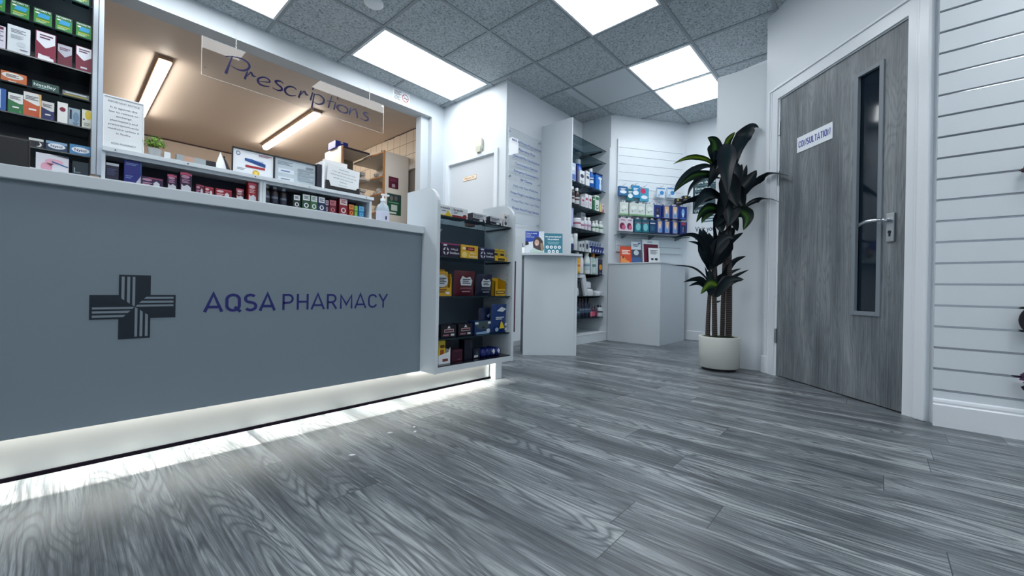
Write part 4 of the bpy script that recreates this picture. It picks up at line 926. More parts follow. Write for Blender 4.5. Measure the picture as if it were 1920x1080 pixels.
mb = MB(); mb.prism([(-.155, 0), (.16, 0), (.16, .075), (.14, .075), (.125, .055), (-.11, .055), (-.125, .10), (-.155, .10)], -.004, 0, BLACK_M, axis='y'); mb.box(-.155, .16, .05, .054, 0, .11, BLACK_M); mb.box(-.155, .16, 0, .05, 0, .004, BLACK_M); sub(mb, 'holder', t)
MT2 = Matrix.Translation((0, 0, .0)) @ Matrix.Rotation(R(4), 4, 'Y')
mb = MB(); mb.box(-.150, .150, .006, .008, .03, .245, mat((216, 220, 222), 0.5), M=MT2)
for s, z, wd in [('PLEASE NOTE:', .210, .09), ('IF YOU ARE TALKING ON YOUR', .182, .22), ('MOBILE PHONE YOU WILL NOT BE', .154, .24), ('SERVED UNTIL YOU HAVE', .126, .18), ('FINISHED', .098, .07), ('THANK YOU', .070, .08)]: put_text(mb, s, 0, z, .0095, mat((70, 76, 92), 0.5), width=wd, y=.0052, align='c', M=MT2)
sub(mb, 'notice_sheet', t)
mb = MB(); mb.box(-.165, .05, .02, .045, .004, .285, mat((226, 226, 226))); sub(mb, 'white_folder', t)
# sanitiser bottle and paper bags on the counter
t = thing('sanitiser_bottle', 'clear pump bottle of hand gel standing on the counter top', 'bottle', (-1.078, -0.86, 0.917))
mb = MB(); mb.lathe([(.034, 0), (.036, .01), (.036, .12), (.030, .145), (.014, .158), (.013, .17)], mat((176, 190, 204), 0.15), 20); sub(mb, 'body', t)
mb = MB(); mb.lathe([(.037, .03), (.037, .11)], mat((200, 204, 222), 0.4), 20, cap=False)
mb.box(-.004, .004, -.0385, -.037, .06, .08, mat((30, 30, 60))); sub(mb, 'paper_label', t)
mb = MB(); mb.lathe([(.014, .17), (.014, .185), (.005, .188), (.005, .205)], WHITE_M, 12); mb.box(-.010, .038, -.008, .008, .203, .213, WHITE_M, .003); sub(mb, 'pump', t)
for q in range(4):
    mb = MB(); mb.box(-.10, .10, -.07, .07, 0, .008, mat((226, 230, 232)), .002)
    for z in (.002, .005): mb.box(-.1002, -.10, -.07, .07, z, z+.0006, mat((170, 176, 182)))
    o = mb.build('paper_bag'); o.location = (-.925+.012*q, -.99, .918+.0085*q); o.rotation_euler = (0, 0, R(3*q-4))
    tag(o, ['flat white paper bag, lowest of the pile beside the display stand', 'flat white paper bag, second lowest of the pile beside the display stand', 'flat white paper bag, third up in the pile beside the display stand', 'flat white paper bag, topmost of the pile beside the display stand'][q], 'bag', 'white paper bags piled on the counter')

# ---- display stand stock
def SPR(c, txt=True): return [('R', 0, 1, .0, .28, c), ('E', .80, .28, .14, .18, c), ('P', [(.84, .55), (.90, .5), (.98, .06), (.9, .06), (.92, .3)], (240, 242, 244)), ('T', 'Strepsils', .05, .66, .66, .20, (24, 28, 50)), ('L', .06, .35, .40, .56, 2, (120, 126, 140))]
carton('lozenge_box', 'white and yellow lozenge carton against the stand side', 'box', (-.950, -1.265, .976), (.100, .07, .062), (226, 230, 234), [('R', 0, 1, .0, .16, (226, 196, 40)), ('P', [(.55, .16), (.72, .6), (.98, .16)], (222, 190, 30)), ('T', 'Strepsils', .12, .86, .68, .18, (24, 28, 50)), ('L', .3, .6, .42, .56, 1, (120, 126, 140))])
carton('lozenge_box', 'white and dark red lozenge carton on the top glass shelf', 'box', (-.840, -1.265, .976), (.112, .07, .062), (226, 230, 234), SPR((130, 14, 36)))
for x, lab in ((-.690, 'black and white lozenge carton, nearer of the two on the top glass shelf'), (-.550, 'black and white lozenge carton, farther of the two on the top glass shelf')):
    o = carton('lozenge_box', lab, 'box', (x, -1.262, .976), (.108, .075, .052), (26, 28, 48), [('R', .02, 1, .42, 1, (196, 200, 208)), ('R', .05, .62, .06, .14, (220, 224, 230)), ('P', [(.78, .7), (.86, .75), (.98, .05), (.9, .05), (.84, .4)], (236, 238, 242)), ('T', 'Strepsils', .06, .72, .70, .22, (24, 28, 50)), ('L', .08, .6, .48, .64, 2, (110, 116, 130)), ('R', .48, .72, .18, .36, (226, 230, 236))])
carton('lozenge_box', 'small upright white carton at the end of the top glass shelf', 'box', (-.468, -1.262, .976), (.036, .035, .084), (222, 222, 220), [('E', .5, .75, .3, .1, (90, 90, 100)), ('E', .5, .3, .3, .14, (60, 66, 80)), ('L', .2, .8, .45, .6, 2, (150, 150, 156))])
carton('small_box', 'grey blue carton lying at the back of the top glass shelf', 'box', (-.93, -1.15, .976), (.10, .06, .05), (70, 84, 110), [])
carton('small_box', 'small salmon carton at the back of the top glass shelf', 'box', (-.62, -1.12, .976), (.05, .04, .045), (186, 130, 110), [])
def HAL(c, c2): return [('R', 0, 1, .90, 1, c2), ('E', .25, .42, .15, .28, (222, 226, 234)), ('E', .25, .42, .06, .30, c), ('E', .25, .42, .16, .08, c), ('T', 'HALLS', .50, .86, .52, .14, (234, 236, 242)), ('T', 'Soothers', .44, .94, .24, .18, (234, 236, 242)), ('R', .10, .28, .78, .90, (222, 226, 234))]
carton('sweet_tray', 'dark purple throat sweet box with white lettering against the stand side', 'box', (-.902, -1.265, .762), (.132, .08, .074), (34, 16, 52), HAL((34, 16, 52), (150, 60, 100)))
carton('sweet_tray', 'yellow throat sweet box with a red window', 'box', (-.765, -1.265, .762), (.130, .08, .076), (222, 176, 44), [('R', .28, .78, .60, .86, (110, 22, 30)), ('R', .40, .70, .68, .76, (220, 120, 110)), ('E', .2, .28, .14, .22, (240, 216, 130)), ('T', 'HALLS', .52, .84, .36, .13, (250, 244, 220)), ('T', 'Soothers', .44, .92, .12, .16, (250, 244, 220)), ('E', .16, .74, .1, .1, (240, 230, 190))])
carton('sweet_tray', 'navy throat sweet box with white lettering on the second glass shelf', 'box', (-.628, -1.265, .762), (.130, .08, .072), (18, 22, 62), HAL((18, 22, 62), (70, 80, 120)))
t = thing('lozenge_tray', 'yellow tray of small yellow lozenge packs at the end of the second glass shelf', 'box', (-.500, -1.262, .762))
mb = MB(); mb.box(-.055, .05, 0, .06, 0, .028, mat((222, 180, 30), 0.4), .002); mb.box(-.03, .03, -.001, 0, .006, .02, mat((60, 50, 30))); sub(mb, 'tray', t)
for x in (-.038, .018):
    mb = MB(); mb.box(x-.024, x+.024, .012, .04, .0285, .076, mat((214, 180, 50), 0.4), .002); mb.box(x-.016, x+.016, .011, .012, .036, .05, mat((30, 30, 40))); mb.box(x-.018, x+.018, .011, .012, .06, .066, mat((120, 90, 30))); sub(mb, 'lozenge_pack', t)
def bag(label, loc, w_, h_, base, decor, rz=0.0, lean=0.0, name='sweet_bag'):
    """soft pouch with crimped ends"""
    mb = MB(); N = 9; rows = []; rb = []
    for i in range(N+1):
        v = i/N; th = 0.030*math.sin(PI*min(1, max(0, v)))**0.5 if 0 < v < 1 else 0.001
        row = []; rbk = []
        for j in range(N+1):
            u = j/N; q = math.sin(PI*u)**0.6 if 0 < u < 1 else 0
            wob = 0.0015*math.sin(7*u+5*v+loc[0]*40)
            row.append((-w_/2+u*w_, 0.015-th*0.5*q+wob-0, v*h_)); rbk.append((-w_/2+u*w_, 0.0155+th*0.5*q+wob, v*h_))
        rows.append(row); rb.append(rbk)
    mb.grid(rows, mat(base, 0.28)); mb.grid([list(reversed(r)) for r in rb], mat(base, 0.28))
    o = mb.build(name); o.location = loc; o.rotation_euler = (lean, 0, rz); tag(o, label, 'sweet bag')
    lb = MB(); decorate(lb, w_, h_, decor, y0=-0.0035); sub(lb, 'printed_front', o); return o
CRD = lambda txt, c: [('P', [(.25, .42), (.75, .42), (.80, .62), (.68, .78), (.5, .72), (.3, .80), (.2, .62)], (196, 202, 208)), ('L', .32, .7, .48, .70, 3, (40, 44, 60)), ('T', 'JAKEMANS', .22, .78, .28, .07, c), ('L', .3, .7, .14, .22, 1, c)]
t = thing('sweet_bag_box', 'golden box of sweet bags with a dark round badge against the stand side', 'box', (-.942, -1.262, .551))
mb = MB(); mb.prism([(-.058, 0), (.052, 0), (.052, .105), (.040, .045), (-.058, .040)], 0, .004, mat((206, 160, 40), 0.4), axis='y'); mb.box(-.058, .052, .06, .064, 0, .145, mat((206, 160, 40), 0.4)); mb.box(.048, .052, .004, .06, 0, .12, mat((206, 160, 40), 0.4)); mb.box(-.058, .052, .004, .06, 0, .004, mat((206, 160, 40), 0.4)); sub(mb, 'box', t)
mb = MB(); mb.box(-.05, .038, .012, .05, .005, .132, mat((196, 150, 50), 0.3), .006); sub(mb, 'sweet_bags', t)
mb = MB(); decorate(mb, .09, .13, [('E', .46, .62, .44, .26, (190, 196, 202)), ('L', .16, .76, .48, .76, 4, (40, 44, 56)), ('L', .1, .8, .12, .3, 2, (90, 60, 30))], y0=-.001, x_off=-.055); mb.box(.012, .036, -.003, -.0015, .010, .022, mat((226, 228, 230))); sub(mb, 'badge', t)
bag('dark red sweet bag with a white badge on the middle glass shelf', (-.800, -1.272, .551), .150, .140, (80, 12, 30), CRD('', (170, 120, 140)), lean=R(3))
bag('navy sweet bag with a white badge on the middle glass shelf', (-.640, -1.268, .551), .130, .128, (18, 20, 50), CRD('', (120, 140, 150)), lean=R(3))
bag('dark plum sweet bag standing behind the red and navy ones', (-.715, -1.225, .551), .09, .135, (44, 12, 36), [], lean=R(2))
t = thing('sweet_bag_box', 'opened yellow counter box with a cut out front at the end of the middle shelf', 'box', (-.512, -1.262, .551))
mb = MB(); cy = mat((214, 168, 34), 0.4)
mb.prism([(-.040, 0), (.058, 0), (.058, .088), (.050, .042), (-.022, .042), (-.040, .088)], 0, .004, cy, axis='y')
mb.prism([(0, 0), (.07, 0), (.07, .11), (0, .088)], -.040, -.037, cy, axis='x'); mb.prism([(0, 0), (.07, 0), (.07, .11), (0, .088)], .055, .058, cy, axis='x'); mb.box(-.037, .055, .067, .07, 0, .11, cy); mb.box(-.037, .055, .004, .067, 0, .004, cy); sub(mb, 'box', t)
mb = MB(); decorate(mb, .098, .042, [('R', .1, .9, .25, .75, (110, 84, 30)), ('L', .2, .8, .35, .65, 1, (220, 190, 90))], x_off=-.040); sub(mb, 'printed_band', t)
for x, lab in ((-.906, 'black mint box with pale pink lettering against the stand side'), (-.786, 'second black mint box with pale pink lettering')):
    carton('mint_box', lab, 'box', (x, -1.265, .326), (.104, .06, .068), (14, 14, 28), [('P', [(.2, .40), (.84, .40), (.84, .66), (.2, .66)], (190, 150, 156)), ('P', [(.4, .72), (.5, .95), (.62, .72)], (220, 222, 228)), ('L', .24, .8, .44, .62, 1, (30, 20, 36)), ('L', .12, .5, .08, .3, 1, (160, 110, 120)), ('R', .62, .86, .12, .28, (206, 210, 216))])
carton('mint_box', 'blue and grey mint box with a curved dark emblem', 'box', (-.650, -1.265, .326), (.132, .06, .078), (26, 52, 100), [('P', [(.04, .98), (.96, .98), (.9, .6), (.7, .36), (.3, .36), (.1, .6)], (60, 80, 84)), ('P', [(.1, .02), (.9, .02), (.9, .22), (.1, .16)], (140, 176, 206)), ('R', .02, .22, .76, .92, (214, 220, 226)), ('R', .80, .98, .76, .92, (214, 220, 226)), ('E', .52, .5, .08, .08, (20, 26, 40)), ('E', .82, .24, .12, .16, (200, 210, 220))])
bag('shiny blue eucalyptus sweet bag with a yellow drop', (-.510, -1.268, .326), .128, .172, (22, 56, 116), [('P', [(.2, .78), (.5, .92), (.85, .84), (.6, .74)], (206, 214, 220)), ('L', .15, .7, .46, .58, 2, (206, 218, 228)), ('P', [(.42, .14), (.52, .42), (.62, .36), (.78, .16)], (222, 196, 40)), ('E', .25, .12, .12, .07, (150, 176, 206)), ('R', .8, .94, .06, .16, (210, 216, 222)), ('R', .78, .92, .24, .32, (210, 216, 222))], lean=R(3))
bag('dark blue glossy sweet bag behind the shiny one', (-.590, -1.225, .326), .10, .15, (14, 28, 66), [('P', [(.5, .7), (.8, .8), (.7, .6)], (120, 150, 190))], lean=R(2))
t = thing('lighter_display', 'white carton holding a yellow novelty pack at the bottom of the stand', 'box', (-.925, -1.262, .186))
mb = MB(); mb.prism([(-.045, 0), (.035, 0), (.035, .085), (.022, .06), (-.045, .045)], 0, .004, WHITE_M, axis='y'); mb.box(-.045, .035, .05, .053, 0, .08, WHITE_M); mb.box(.031, .035, .004, .05, 0, .075, WHITE_M); mb.box(-.018, .018, -.001, 0, .012, .026, mat((130, 60, 50))); sub(mb, 'tray', t)
mb = MB(); mb.box(-.038, .010, .010, .03, .005, .125, mat((206, 180, 40), 0.35), .006); mb.box(-.026, -.004, .008, .010, .03, .075, mat((160, 70, 30)), .003); mb.box(-.026, .0, .008, .010, .085, .10, mat((90, 50, 30)), .003); sub(mb, 'yellow_pack', t)
carton('small_box', 'dark burgundy carton on the bottom of the stand', 'box', (-.835, -1.255, .186), (.078, .05, .066), (60, 12, 36), [('R', .5, .9, .1, .2, (110, 60, 80)), ('R', .2, .9, .86, .92, (100, 60, 80))])
carton('small_box', 'tall dark carton behind the burgundy one at the bottom of the stand', 'box', (-.865, -1.19, .186), (.07, .05, .11), (24, 14, 34), [])
carton('small_box', 'tall near black carton in the middle of the stand bottom', 'box', (-.752, -1.255, .186), (.060, .05, .115), (10, 14, 34), [('R', .7, .9, .6, .85, (34, 44, 60))])
carton('small_box', 'small dark box with a white price tag on the stand bottom', 'box', (-.690, -1.258, .186), (.052, .04, .058), (14, 20, 40), [('R', .1, .7, .12, .34, (206, 212, 220)), ('P', [(.3, .4), (.8, .4), (.5, .9)], (60, 76, 96))])
for q, x in enumerate((-.632, -.594, -.556, -.512)):
    t = thing('rolled_mints', ['dark blue mint roll nearest the price tagged box', 'navy mint roll, second in the row of rolls', 'blue and white mint roll, third in the row of rolls', 'blue and white mint roll nearest the stand end panel'][q], 'mint roll', (x, -1.262, .186))
    mb = MB(); RM = Matrix.Translation((0, 0, .024)) @ Matrix.Rotation(-PI/2, 4, 'X')
    mb.lathe([(.012, 0), (.024, .003), (.024, .09), (.012, .093)], mat((20, 34, 110), 0.3), 16, M=RM); sub(mb, 'roll', t)
    mb = MB(); mb.face([(-.012, -.0006, .030), (.002, -.0006, .046), (.014, -.0006, .030), (.006, -.0006, .010)], mat((214, 220, 230) if q > 1 else (50, 60, 110))); sub(mb, 'printed_swirl', t)

# ---- lectern posters and leaflets
LM = Matrix.Translation((0.4613, -0.6304, 0)) @ Matrix.Rotation(-PI/4, 4, 'Z')
LMR = LM @ Matrix.Translation((0, 0.10, 0.916)) @ Matrix.Rotation(R(-6), 4, 'X')
t = thing('photo_poster', 'portrait poster with a smiling long haired woman and a blue heading on the lectern', 'poster', tuple(LMR.translation), 0); t.matrix_world = LMR @ Matrix.Translation((0.103, 0, 0)); 
mb = MB(); mb.box(-.088, .088, 0, .003, 0, .215, mat((214, 222, 228), 0.3))
mb.face([(-.088, -.0004, .11), (-.088, -.0004, .215), (.038, -.0004, .215), (.036, -.0004, .16), (.012, -.0004, .128), (-.03, -.0004, .118)], mat((26, 70, 170)))
mb.face([(-.088, -.0005, .08), (-.088, -.0005, .122), (-.06, -.0005, .115), (-.055, -.0005, .09)], mat((20, 26, 40)))
for s, z, w2 in [('Have it ready', .192, .10), ('at our', .175, .045), ('pharmacy', .158, .075)]: put_text(mb, s, -.080, z, .009, WHITE_M, width=w2, y=-.0008, bold=.02)
def blob(cx, cz, rx, rz, c, y): mb.face([(cx+rx*math.cos(2*PI*q/20), y, cz+rz*math.sin(2*PI*q/20)) for q in range(20)], mat(c))
mb.face([(-.012, -.0007, .045), (-.020, -.0007, .11), (.002, -.0007, .158), (.045, -.0007, .162), (.074, -.0007, .125), (.085, -.0007, .05), (.062, -.0007, .02), (.02, -.0007, .03)], mat((66, 54, 56)))
mb.face([(.05, -.0008, .10), (.072, -.0008, .11), (.084, -.0008, .04), (.06, -.0008, .02)], mat((150, 132, 110)))
blob(.018, .108, .021, .030, (206, 168, 152), -.0009); mb.face([(.004, -.0010, .096), (.018, -.0010, .088), (.028, -.0010, .098), (.018, -.0010, .094)], WHITE_M)
blob(.010, .115, .003, .003, (40, 30, 34), -.0011); blob(.024, .117, .003, .003, (40, 30, 34), -.0011)
mb.face([(-.052, -.0009, .0), (-.045, -.0009, .035), (-.01, -.0009, .06), (.03, -.0009, .04), (.08, -.0009, .03), (.08, -.0009, 0)], mat((186, 206, 204)))
mb.face([(-.045, -.0010, .0), (-.01, -.0010, .022), (.08, -.0010, .02), (.08, -.0010, 0)], mat((140, 186, 140)))
sub(mb, 'printed_sheet', t)
t = thing('teal_poster', 'teal poster reading No prescription? No problem! on the lectern', 'poster', tuple(LMR.translation), 0); t.matrix_world = LMR @ Matrix.Translation((0.275, 0, 0))
mb = MB(); mb.box(-.086, .086, 0, .003, 0, .200, mat((28, 118, 140), 0.35))
put_text(mb, 'No prescription?', 0, .163, .0125, WHITE_M, width=.148, y=-.0006, align='c', bold=.04); put_text(mb, 'No problem!', 0, .138, .0125, WHITE_M, width=.105, y=-.0006, align='c', bold=.04)
for q in range(3): mb.box(-.055+.004*q, .055-.004*q, -.0005, 0, .116-.009*q, .119-.009*q, mat((150, 196, 206)))
for n_, z, x0 in [(4, .070, -.056), (3, .030, -.038)]:
    for q in range(n_):
        blob(x0+.0375*q, z, .0145, .0145, (232, 238, 240), -.0006); blob(x0+.0375*q, z, .006, .007, (90, 160, 176), -.0008)
sub(mb, 'printed_sheet', t)
t = thing('pen_holder', 'white pen pot with two black pens on the lectern corner', 'pen pot', (0,0,0), 0); t.matrix_world = LM @ Matrix.Translation((-.005, 0.10, 0.916))
mb = MB(); mb.lathe([(.018, 0), (.018, .06), (.016, .06), (.016, .004)], WHITE_M, 14); sub(mb, 'pot', t)
for a, b in ((-.008, -.02), (.004, -.006)):
    mb = MB(); mb.tube([(a, 0, .005), (b, 0, .10)], .003, BLACK_M, 6); sub(mb, 'pen', t)
carton('storage_box', 'dark green box on the floor in the shade under the staff gate', 'box', (0.27, -0.47, 0.0), (0.30, 0.25, 0.16), (16, 46, 40), [])

# ---- shelving tower stock  (x from the shelf's own left end; front edges near y = -0.53)
def tx(px): return 1.335+(px-1071)*0.01155
def cn(c, px0, px1, z, h, base, decor, label, y=-.525, d=.07): 
    x0, x1 = tx(px0), tx(px1); carton('toiletry_box', label, 'box', ((x0+x1)/2, y, z), (x1-x0-.004, d, h), base, decor)
def bt(px, z, r, h, body, cap, band, label, **k): bottle(label, (tx(px), k.pop('y', -.50), z), r, h, body, cap, band, **k)
LG = (200, 208, 214)
Z = TZ[2]
cn(0, 1070.5, 1078.5, Z, .20, (190, 206, 226), [('R', .1, .9, .1, .4, (80, 110, 180)), ('E', .5, .7, .3, .1, WH)], 'pale blue baby care carton on the first stocked shelf of the tower')
cn(0, 1080, 1083, Z, .19, (36, 44, 110), [], 'slim navy carton on the first stocked shelf of the tower')
cn(0, 1085.5, 1094, Z, .155, (222, 228, 232), [('E', .5, .62, .36, .14, (30, 40, 70)), ('L', .2, .8, .1, .3, 2, GY)], 'white carton with a dark oval on the first stocked shelf')
bt(1098, Z, .055, .325, (22, 92, 190), (222, 228, 234), None, 'large round blue bottle at the back of the first stocked shelf', y=-.40, shape='pear', name='shampoo_bottle')
cn(0, 1096.5, 1103.5, Z, .175, (222, 226, 230), [('E', .5, .6, .36, .10, (40, 60, 100)), ('R', .1, .9, .8, .86, (150, 160, 190))], 'white carton with a small blue oval in front of the round blue bottle')
bt(1108.5, Z, .034, .23, (24, 96, 190), (226, 232, 236), ((210, 222, 236), .3, .62, (30, 50, 110)), 'slim blue lotion bottle with a white cap', name='lotion_bottle')
t = thing('baby_milk_tub', 'large blue tub with a dark lid and a white bear shape', 'tub', (tx(1122), -.47, Z))
mb = MB(); mb.box(-.072, .072, -.055, .055, 0, .185, mat((28, 112, 200), 0.35), .012); sub(mb, 'tub', t)
mb = MB(); mb.box(-.075, .075, -.058, .058, .186, .205, mat((18, 30, 80), 0.35), .006); sub(mb, 'lid', t)
mb = MB(); decorate(mb, .144, .185, [('E', .66, .30, .18, .26, (206, 222, 236)), ('E', .66, .62, .14, .12, (206, 222, 236)), ('E', .6, .80, .3, .09, (222, 232, 240))], y0=-.0555, x_off=-.072); sub(mb, 'printed_label', t)
Z = TZ[3]
for q, px in enumerate((1075.5, 1083.5)):
    bt(px, Z, .034, .20, (44, 26, 30), (222, 226, 230), ((190, 192, 196), .12, .56, (90, 60, 60)), ['brown tonic bottle with a white cap behind the tower side panel', 'brown tonic bottle with a white cap beside the pale cartons'][q], name='tonic_bottle')
for q, (a, b) in enumerate([(1089, 1095.5), (1096, 1101.5), (1102.5, 1108.5)]):
    cn(0, a, b, Z, [.12, .165, .165][q], [(196, 204, 212), (222, 224, 230), (222, 224, 230)][q], [('E', .5, .66, .34, .10, (170, 60, 90)), ('L', .2, .8, .2, .45, 3, (190, 150, 170))], ['short pale grey carton on the second stocked shelf', 'white carton with a pink oval, nearer of the pair', 'white carton with a pink oval, farther of the pair'][q])
cn(0, 1110, 1114, Z, .155, (26, 104, 62), [('R', .1, .9, .8, .9, WH)], 'slim green carton on the second stocked shelf')
cn(0, 1114.5, 1122.5, Z, .19, (216, 224, 220), [('R', .1, .9, .72, .9, (40, 110, 70)), ('E', .5, .28, .34, .14, (30, 92, 60)), ('E', .5, .28, .18, .08, WH)], 'tall white and green carton on the second stocked shelf')
cn(0, 1124, 1127.5, Z, .11, (206, 200, 130), [], 'small pale yellow carton beside the red and white ones')
for q, (a, b) in enumerate([(1128.5, 1132.5), (1133.5, 1137)]):
    cn(0, a, b, Z, [.115, .105][q], (214, 214, 218), [('P', [(.05, .02), (.95, .02), (.7, .5), (.3, .5)], (176, 24, 40)), ('E', .5, .75, .3, .14, (190, 60, 70))], ['small red and white carton, nearer of the last two', 'small red and white carton at the end of the second stocked shelf'][q])
Z = TZ[4]
cn(0, 1070, 1071.5, Z, .20, (206, 190, 110), [], 'thin yellow edged carton behind the tower side panel')
cn(0, 1072.3, 1076, Z, .21, (150, 160, 206), [('R', .2, .8, .1, .9, (190, 196, 226))], 'thin lilac carton beside the yellow edged one')
for q, (px, r, h) in enumerate([(1084, .052, .115), (1092, .034, .10)]): bt(px, Z, r, h, (222, 224, 228), (214, 218, 224), ((206, 200, 210), .15, .8, (150, 50, 80)), ['wide white cream tub with a pink band', 'smaller white cream tub with a pink band'][q], shape='tub', name='cream_tub')
for q, px in enumerate((1099, 1106)): bt(px, Z, .030, [.155, .16][q], (216, 220, 226), (226, 230, 234), ((200, 190, 206), .15, .6, (160, 120, 150)), ['small white bottle beside the pink banded tubs', 'white pill bottle in the middle of the third stocked shelf'][q], name='pill_bottle')
cn(0, 1101, 1108.5, Z, .22, (206, 212, 218), [('R', .1, .9, .8, .95, (150, 160, 180))], 'taller pale carton behind the small white bottles', y=-.44)
for q, px in enumerate((1115, 1121, 1129)): bt(px, Z, [.026, .030, .036][q], [.135, .15, .15][q], (216, 222, 224), (196, 204, 204), ((206, 216, 210), .15, .7, (60, 110, 90)), ['slim white bottle with a grey cap', 'white bottle with a green band', 'stout white bottle with a green band near the shelf end'][q], name='pill_bottle')
cn(0, 1133.5, 1137, Z, .165, (70, 86, 104), [('R', .2, .8, .4, .6, LG)], 'dark grey carton at the end of the third stocked shelf')
Z = TZ[5]
bt(1070.5, Z, .026, .23, (200, 210, 224), (222, 228, 234), ((60, 90, 160), .05, .4), 'pale blue spray bottle behind the tower side panel', name='spray_bottle')
bt(1075.5, Z, .030, .18, (216, 222, 230), (222, 226, 232), ((26, 40, 100), .02, .48), 'white bottle with a navy foot on the fourth stocked shelf', name='lotion_bottle')
bt(1082, Z, .030, .19, (206, 214, 216), (226, 230, 232), None, 'tall plain pale can on the fourth stocked shelf', shape='tub', name='spray_can')
for q, (a, b, h) in enumerate([(1087, 1091, .11), (1092, 1096, .12)]): cn(0, a, b, Z, h, (196, 204, 208), [('E', .5, .6, .4, .2, (60, 66, 80))], ['small pale carton with a dark oval', 'second small pale carton with a dark oval'][q])
cn(0, 1098, 1103.5, Z, .135, (190, 198, 206), [('E', .5, .5, .34, .26, (30, 36, 60))], 'pale carton with a dark round badge before the grid of blue cards')
cn(0, 1104.5, 1108, Z, .055, WH, [], 'tiny white price card box on the fourth stocked shelf', y=-.53)
for q in range(6):
    for r in range(2):
        a = 1108.5+q*4.9
        cn(0, a, a+4.5, Z+r*.0, .082 if r == 0 else .148, (24, 40, 110) if r == 0 else (150, 164, 186), [('P', [(.2, .2), (.8, .7), (.9, .3)], (206, 214, 226))] if r == 0 else [('P', [(.2, .64), (.8, .97), (.9, .7)], (40, 50, 90))], ('front navy' if r == 0 else 'rear silver') + ' lip care card, ' + ['first', 'second', 'third', 'fourth', 'fifth', 'last'][q] + ' along from the white price card', y=-.535+r*.045, d=.03)
Z = TZ[6]
bt(1086.5, Z, .036, .235, (220, 160, 30), (206, 214, 220), ((232, 184, 50), .1, .6, (206, 90, 40)), 'yellow sun lotion bottle with a pale cap', name='sun_lotion')
bt(1093.5, Z, .032, .225, (222, 226, 230), (226, 230, 234), None, 'plain white tall bottle beside the yellow one', shape='pear', name='lotion_bottle')
bt(1103.5, Z, .042, .255, (214, 222, 222), (220, 224, 200), ((180, 196, 204), .2, .6, (110, 140, 160)), 'largest white bottle with a faint floral print', shape='pear', name='lotion_bottle')
cn(0, 1108.5, 1111.5, Z, .20, (190, 204, 206), [], 'slim pale carton between two tall bottles')
bt(1115.5, Z, .036, .245, (176, 204, 196), (226, 140, 50), ((196, 214, 210), .1, .7, (90, 130, 130)), 'pale green bottle with an orange cap', name='sun_lotion')
cn(0, 1119, 1122.5, Z, .20, (196, 206, 210), [], 'slim pale carton behind the dark and orange one')
cn(0, 1123.5, 1131.5, Z, .185, (20, 28, 62), [('E', .5, .5, .40, .18, (222, 150, 30)), ('R', .1, .9, .84, .9, (60, 70, 110)), ('R', .2, .8, .08, .14, (110, 120, 150))], 'dark navy carton with an orange disc')
Z = TZ[7]
for q, (px, y_, z_, w2, h2, rr) in enumerate([(1085, -.47, 0, .14, .10, 0), (1087, -.42, .10, .13, .10, 4), (1090, -.50, .20, .12, .05, -6), (1110, -.48, 0, .17, .085, 5), (1108, -.46, .088, .15, .085, -4), (1127, -.48, 0, .12, .06, 8)]):
    mb = MB(); bm = bmesh.new(); bmesh.ops.create_cube(bm, size=1); bmesh.ops.subdivide_edges(bm, edges=list(bm.edges), cuts=5, use_grid_fill=True)
    for v in bm.verts:
        c = v.co.copy(); e = 1-0.32*(abs(c.x)*2)**3; f = 1-0.25*(abs(c.y)*2)**3
        v.co = Vector((c.x*w2*f, c.y*.11*e, (c.z+.5)*h2*e*f+.004*math.sin(40*c.x+q)*math.sin(30*c.y)))
    mb.bm(bm, mat((206, 210, 216), 0.5), smooth=True)
    o = mb.build('cotton_wool_pack'); o.location = (tx(px), y_, Z+z_); o.rotation_euler = (0, 0, R(rr)); tag(o, ['soft white pack at the bottom of the stack behind the side panel', 'soft white pack, middle of the stack behind the side panel', 'soft white pack, topmost of the stack behind the side panel', 'wide soft white pack lying on the glass in the middle of the shelf', 'soft white pack on top of the wide one', 'small soft white pack nearest the shelf end'][q], 'cotton wool')
mb = MB(); MM = Matrix.Rotation(R(-18), 4, 'Y'); mb.box(-.03, .045, -.02, .01, 0, .25, mat((200, 206, 214), 0.3), .008, MM); o = mb.build('wipes_pack'); o.location = (tx(1098), -.53, Z); tag(o, 'tall white pack leaning between the soft white packs', 'pack')
Z = TZ[8]
DKB = [(1086, .045, .165, (24, 50, 66)), (1091.5, .028, .225, (22, 24, 44)), (1096.5, .026, .22, (20, 22, 40)), (1102.5, .030, .225, (22, 30, 60)), (1108.5, .026, .225, (22, 22, 42))]
for q, (px, r, h, c) in enumerate(DKB): bt(px, Z, r, h, c, (14, 16, 30), ((60, 86, 110), .3, .6, (120, 130, 150)), ['wide dark teal bottle at the bottom shelf behind the side panel', 'tall black bottle beside the dark teal one', 'tall black bottle, second of the four slim ones', 'tall navy bottle, third of the four slim ones', 'tall black bottle, last of the four slim ones'][q], name='shampoo_bottle')
for q, (px, c, bnd) in enumerate([(1112.5, (60, 66, 86), (206, 120, 140)), (1117.5, (80, 40, 60), (214, 90, 120)), (1122.5, (60, 60, 76), (120, 60, 90))]): bt(px, Z, .024, .135, c, (90, 96, 106), (bnd, .1, .6), ['small dark bottle with a pink label', 'small plum bottle with a red label', 'small grey bottle with a mauve label'][q], name='nail_care_bottle')
bt(1130, Z, .042, .14, (196, 204, 208), (60, 70, 84), ((206, 212, 216), .1, .7, (40, 50, 60)), 'squat white jar with a dark cap on the bottom shelf', name='jar')

